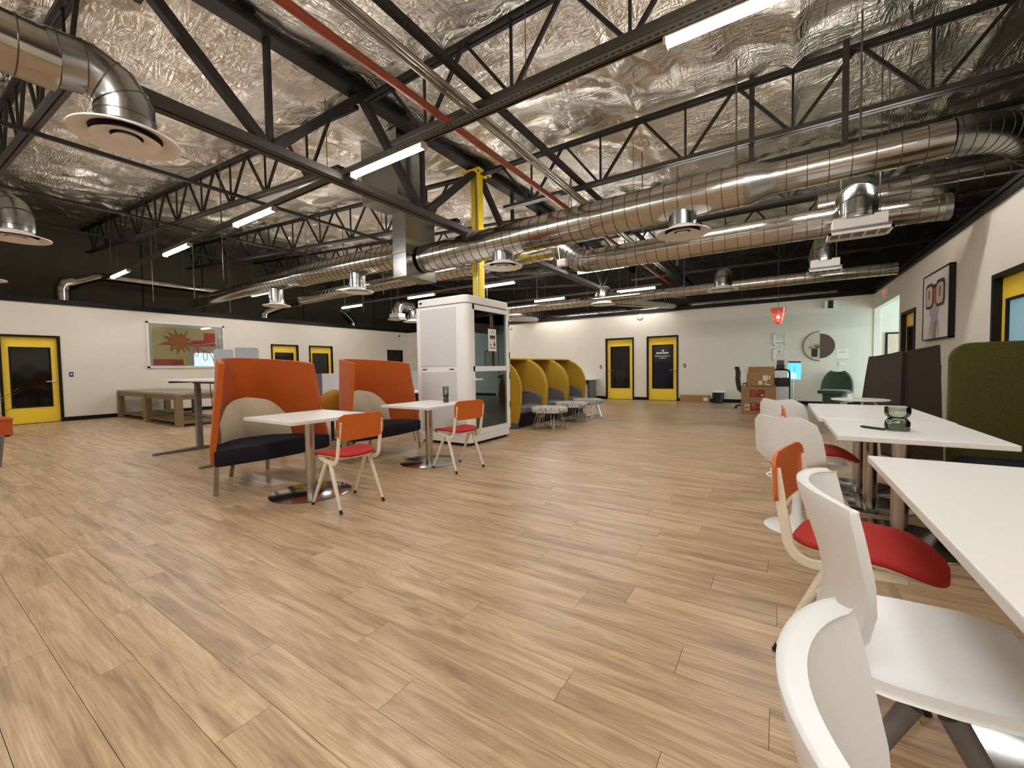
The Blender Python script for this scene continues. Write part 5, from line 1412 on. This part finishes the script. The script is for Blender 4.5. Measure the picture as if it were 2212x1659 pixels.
plate('light_switch', 'white wall switch under the small flyer', 'switch', (1.46, YB, 1.15), 0, .16, .11, 'picture_white', 'paper')
plate('wall_outlet', 'white wall outlet near the left bench tables', 'outlet', (XL, 3.72, .5), 90, .08, .12, 'picture_white', 'paper')
t = thing('emergency_light', 'white twin-lamp emergency unit high on the back wall', 'emergency light', (1.18, YB, 2.79))
MB().box(-.06, .06, -.07, 0, -.1, .1).build('body', 'black_plastic', t, smooth=False)
for x in (-.13, .06): MB().box(x, x+.07, -.08, 0, -.11, .11).build('lamp_head', 'paper', t, smooth=False, bevel=.01)
for x, z in ((-4.02, 2.87), (-9.37, 2.87)):
    t = thing('wall_sensor', 'small round wall lamp under the back wall trim, %s one' % ('right' if x > -6 else 'left'), 'sensor', (x, YB, z), 0, 'round wall lamps')
    MB().lathe([(0, .05), (.08, .045), (.1, .02), (.1, 0)], 20, M=Matrix.Rotation(PI/2, 4, 'X')).build('dome', 'paper', t)
    MB().lathe([(.1, 0), (.125, 0), (.125, .012), (.1, .016)], 20, M=Matrix.Rotation(PI/2, 4, 'X')).build('ring', 'silver', t)
def exitsign(lab, loc, rz):
    t = thing('exit_sign', lab, 'exit sign', loc, rz)
    MB().box(-.16, .16, -.05, 0, -.1, .1).build('housing', 'paper', t, smooth=False)
    me = textmesh('EXIT', .14); me.materials.append(MATS['exit_red']); link('lettering', me, t, (0, -.052, 0), (PI/2, 0, 0))
exitsign('lit red exit sign at the far left end of the back wall', (-14.5, YB, 2.83), 0)
exitsign('lit red exit sign high on the right wall over the opening', (XR, 12.9, 2.80), -90)
o = MB().lathe([(0, .03), (.03, .03), (.05, 0)], 14, M=T(0, 0, 0) @ Matrix.Rotation(PI/2, 4, 'Y')).build('camera_dome', 'black_plastic', None, (XL, 13.85, 2.8)); tag(o, 'tiny black camera dome high in the far left corner', 'camera')
t = thing('hall_picture', 'black framed picture in the bright hall beyond the opening', 'picture', (2.44, YB, 1.55))
MB().box(-.1, .35, -.03, 0, -.35, .4).build('frame', 'black_paint', t, smooth=False)
MB().box(-.06, .31, -.034, -.03, -.31, .36).build('print', 'poster_skin', t, smooth=False)
o = MB().box(-.01, .01, 0, .02, 0, 1.15).build('cable_cover', 'picture_white', None, (XL+.001, 11.2, 1.2), smooth=False); tag(o, 'thin white cable cover running up the left wall', 'cable cover')
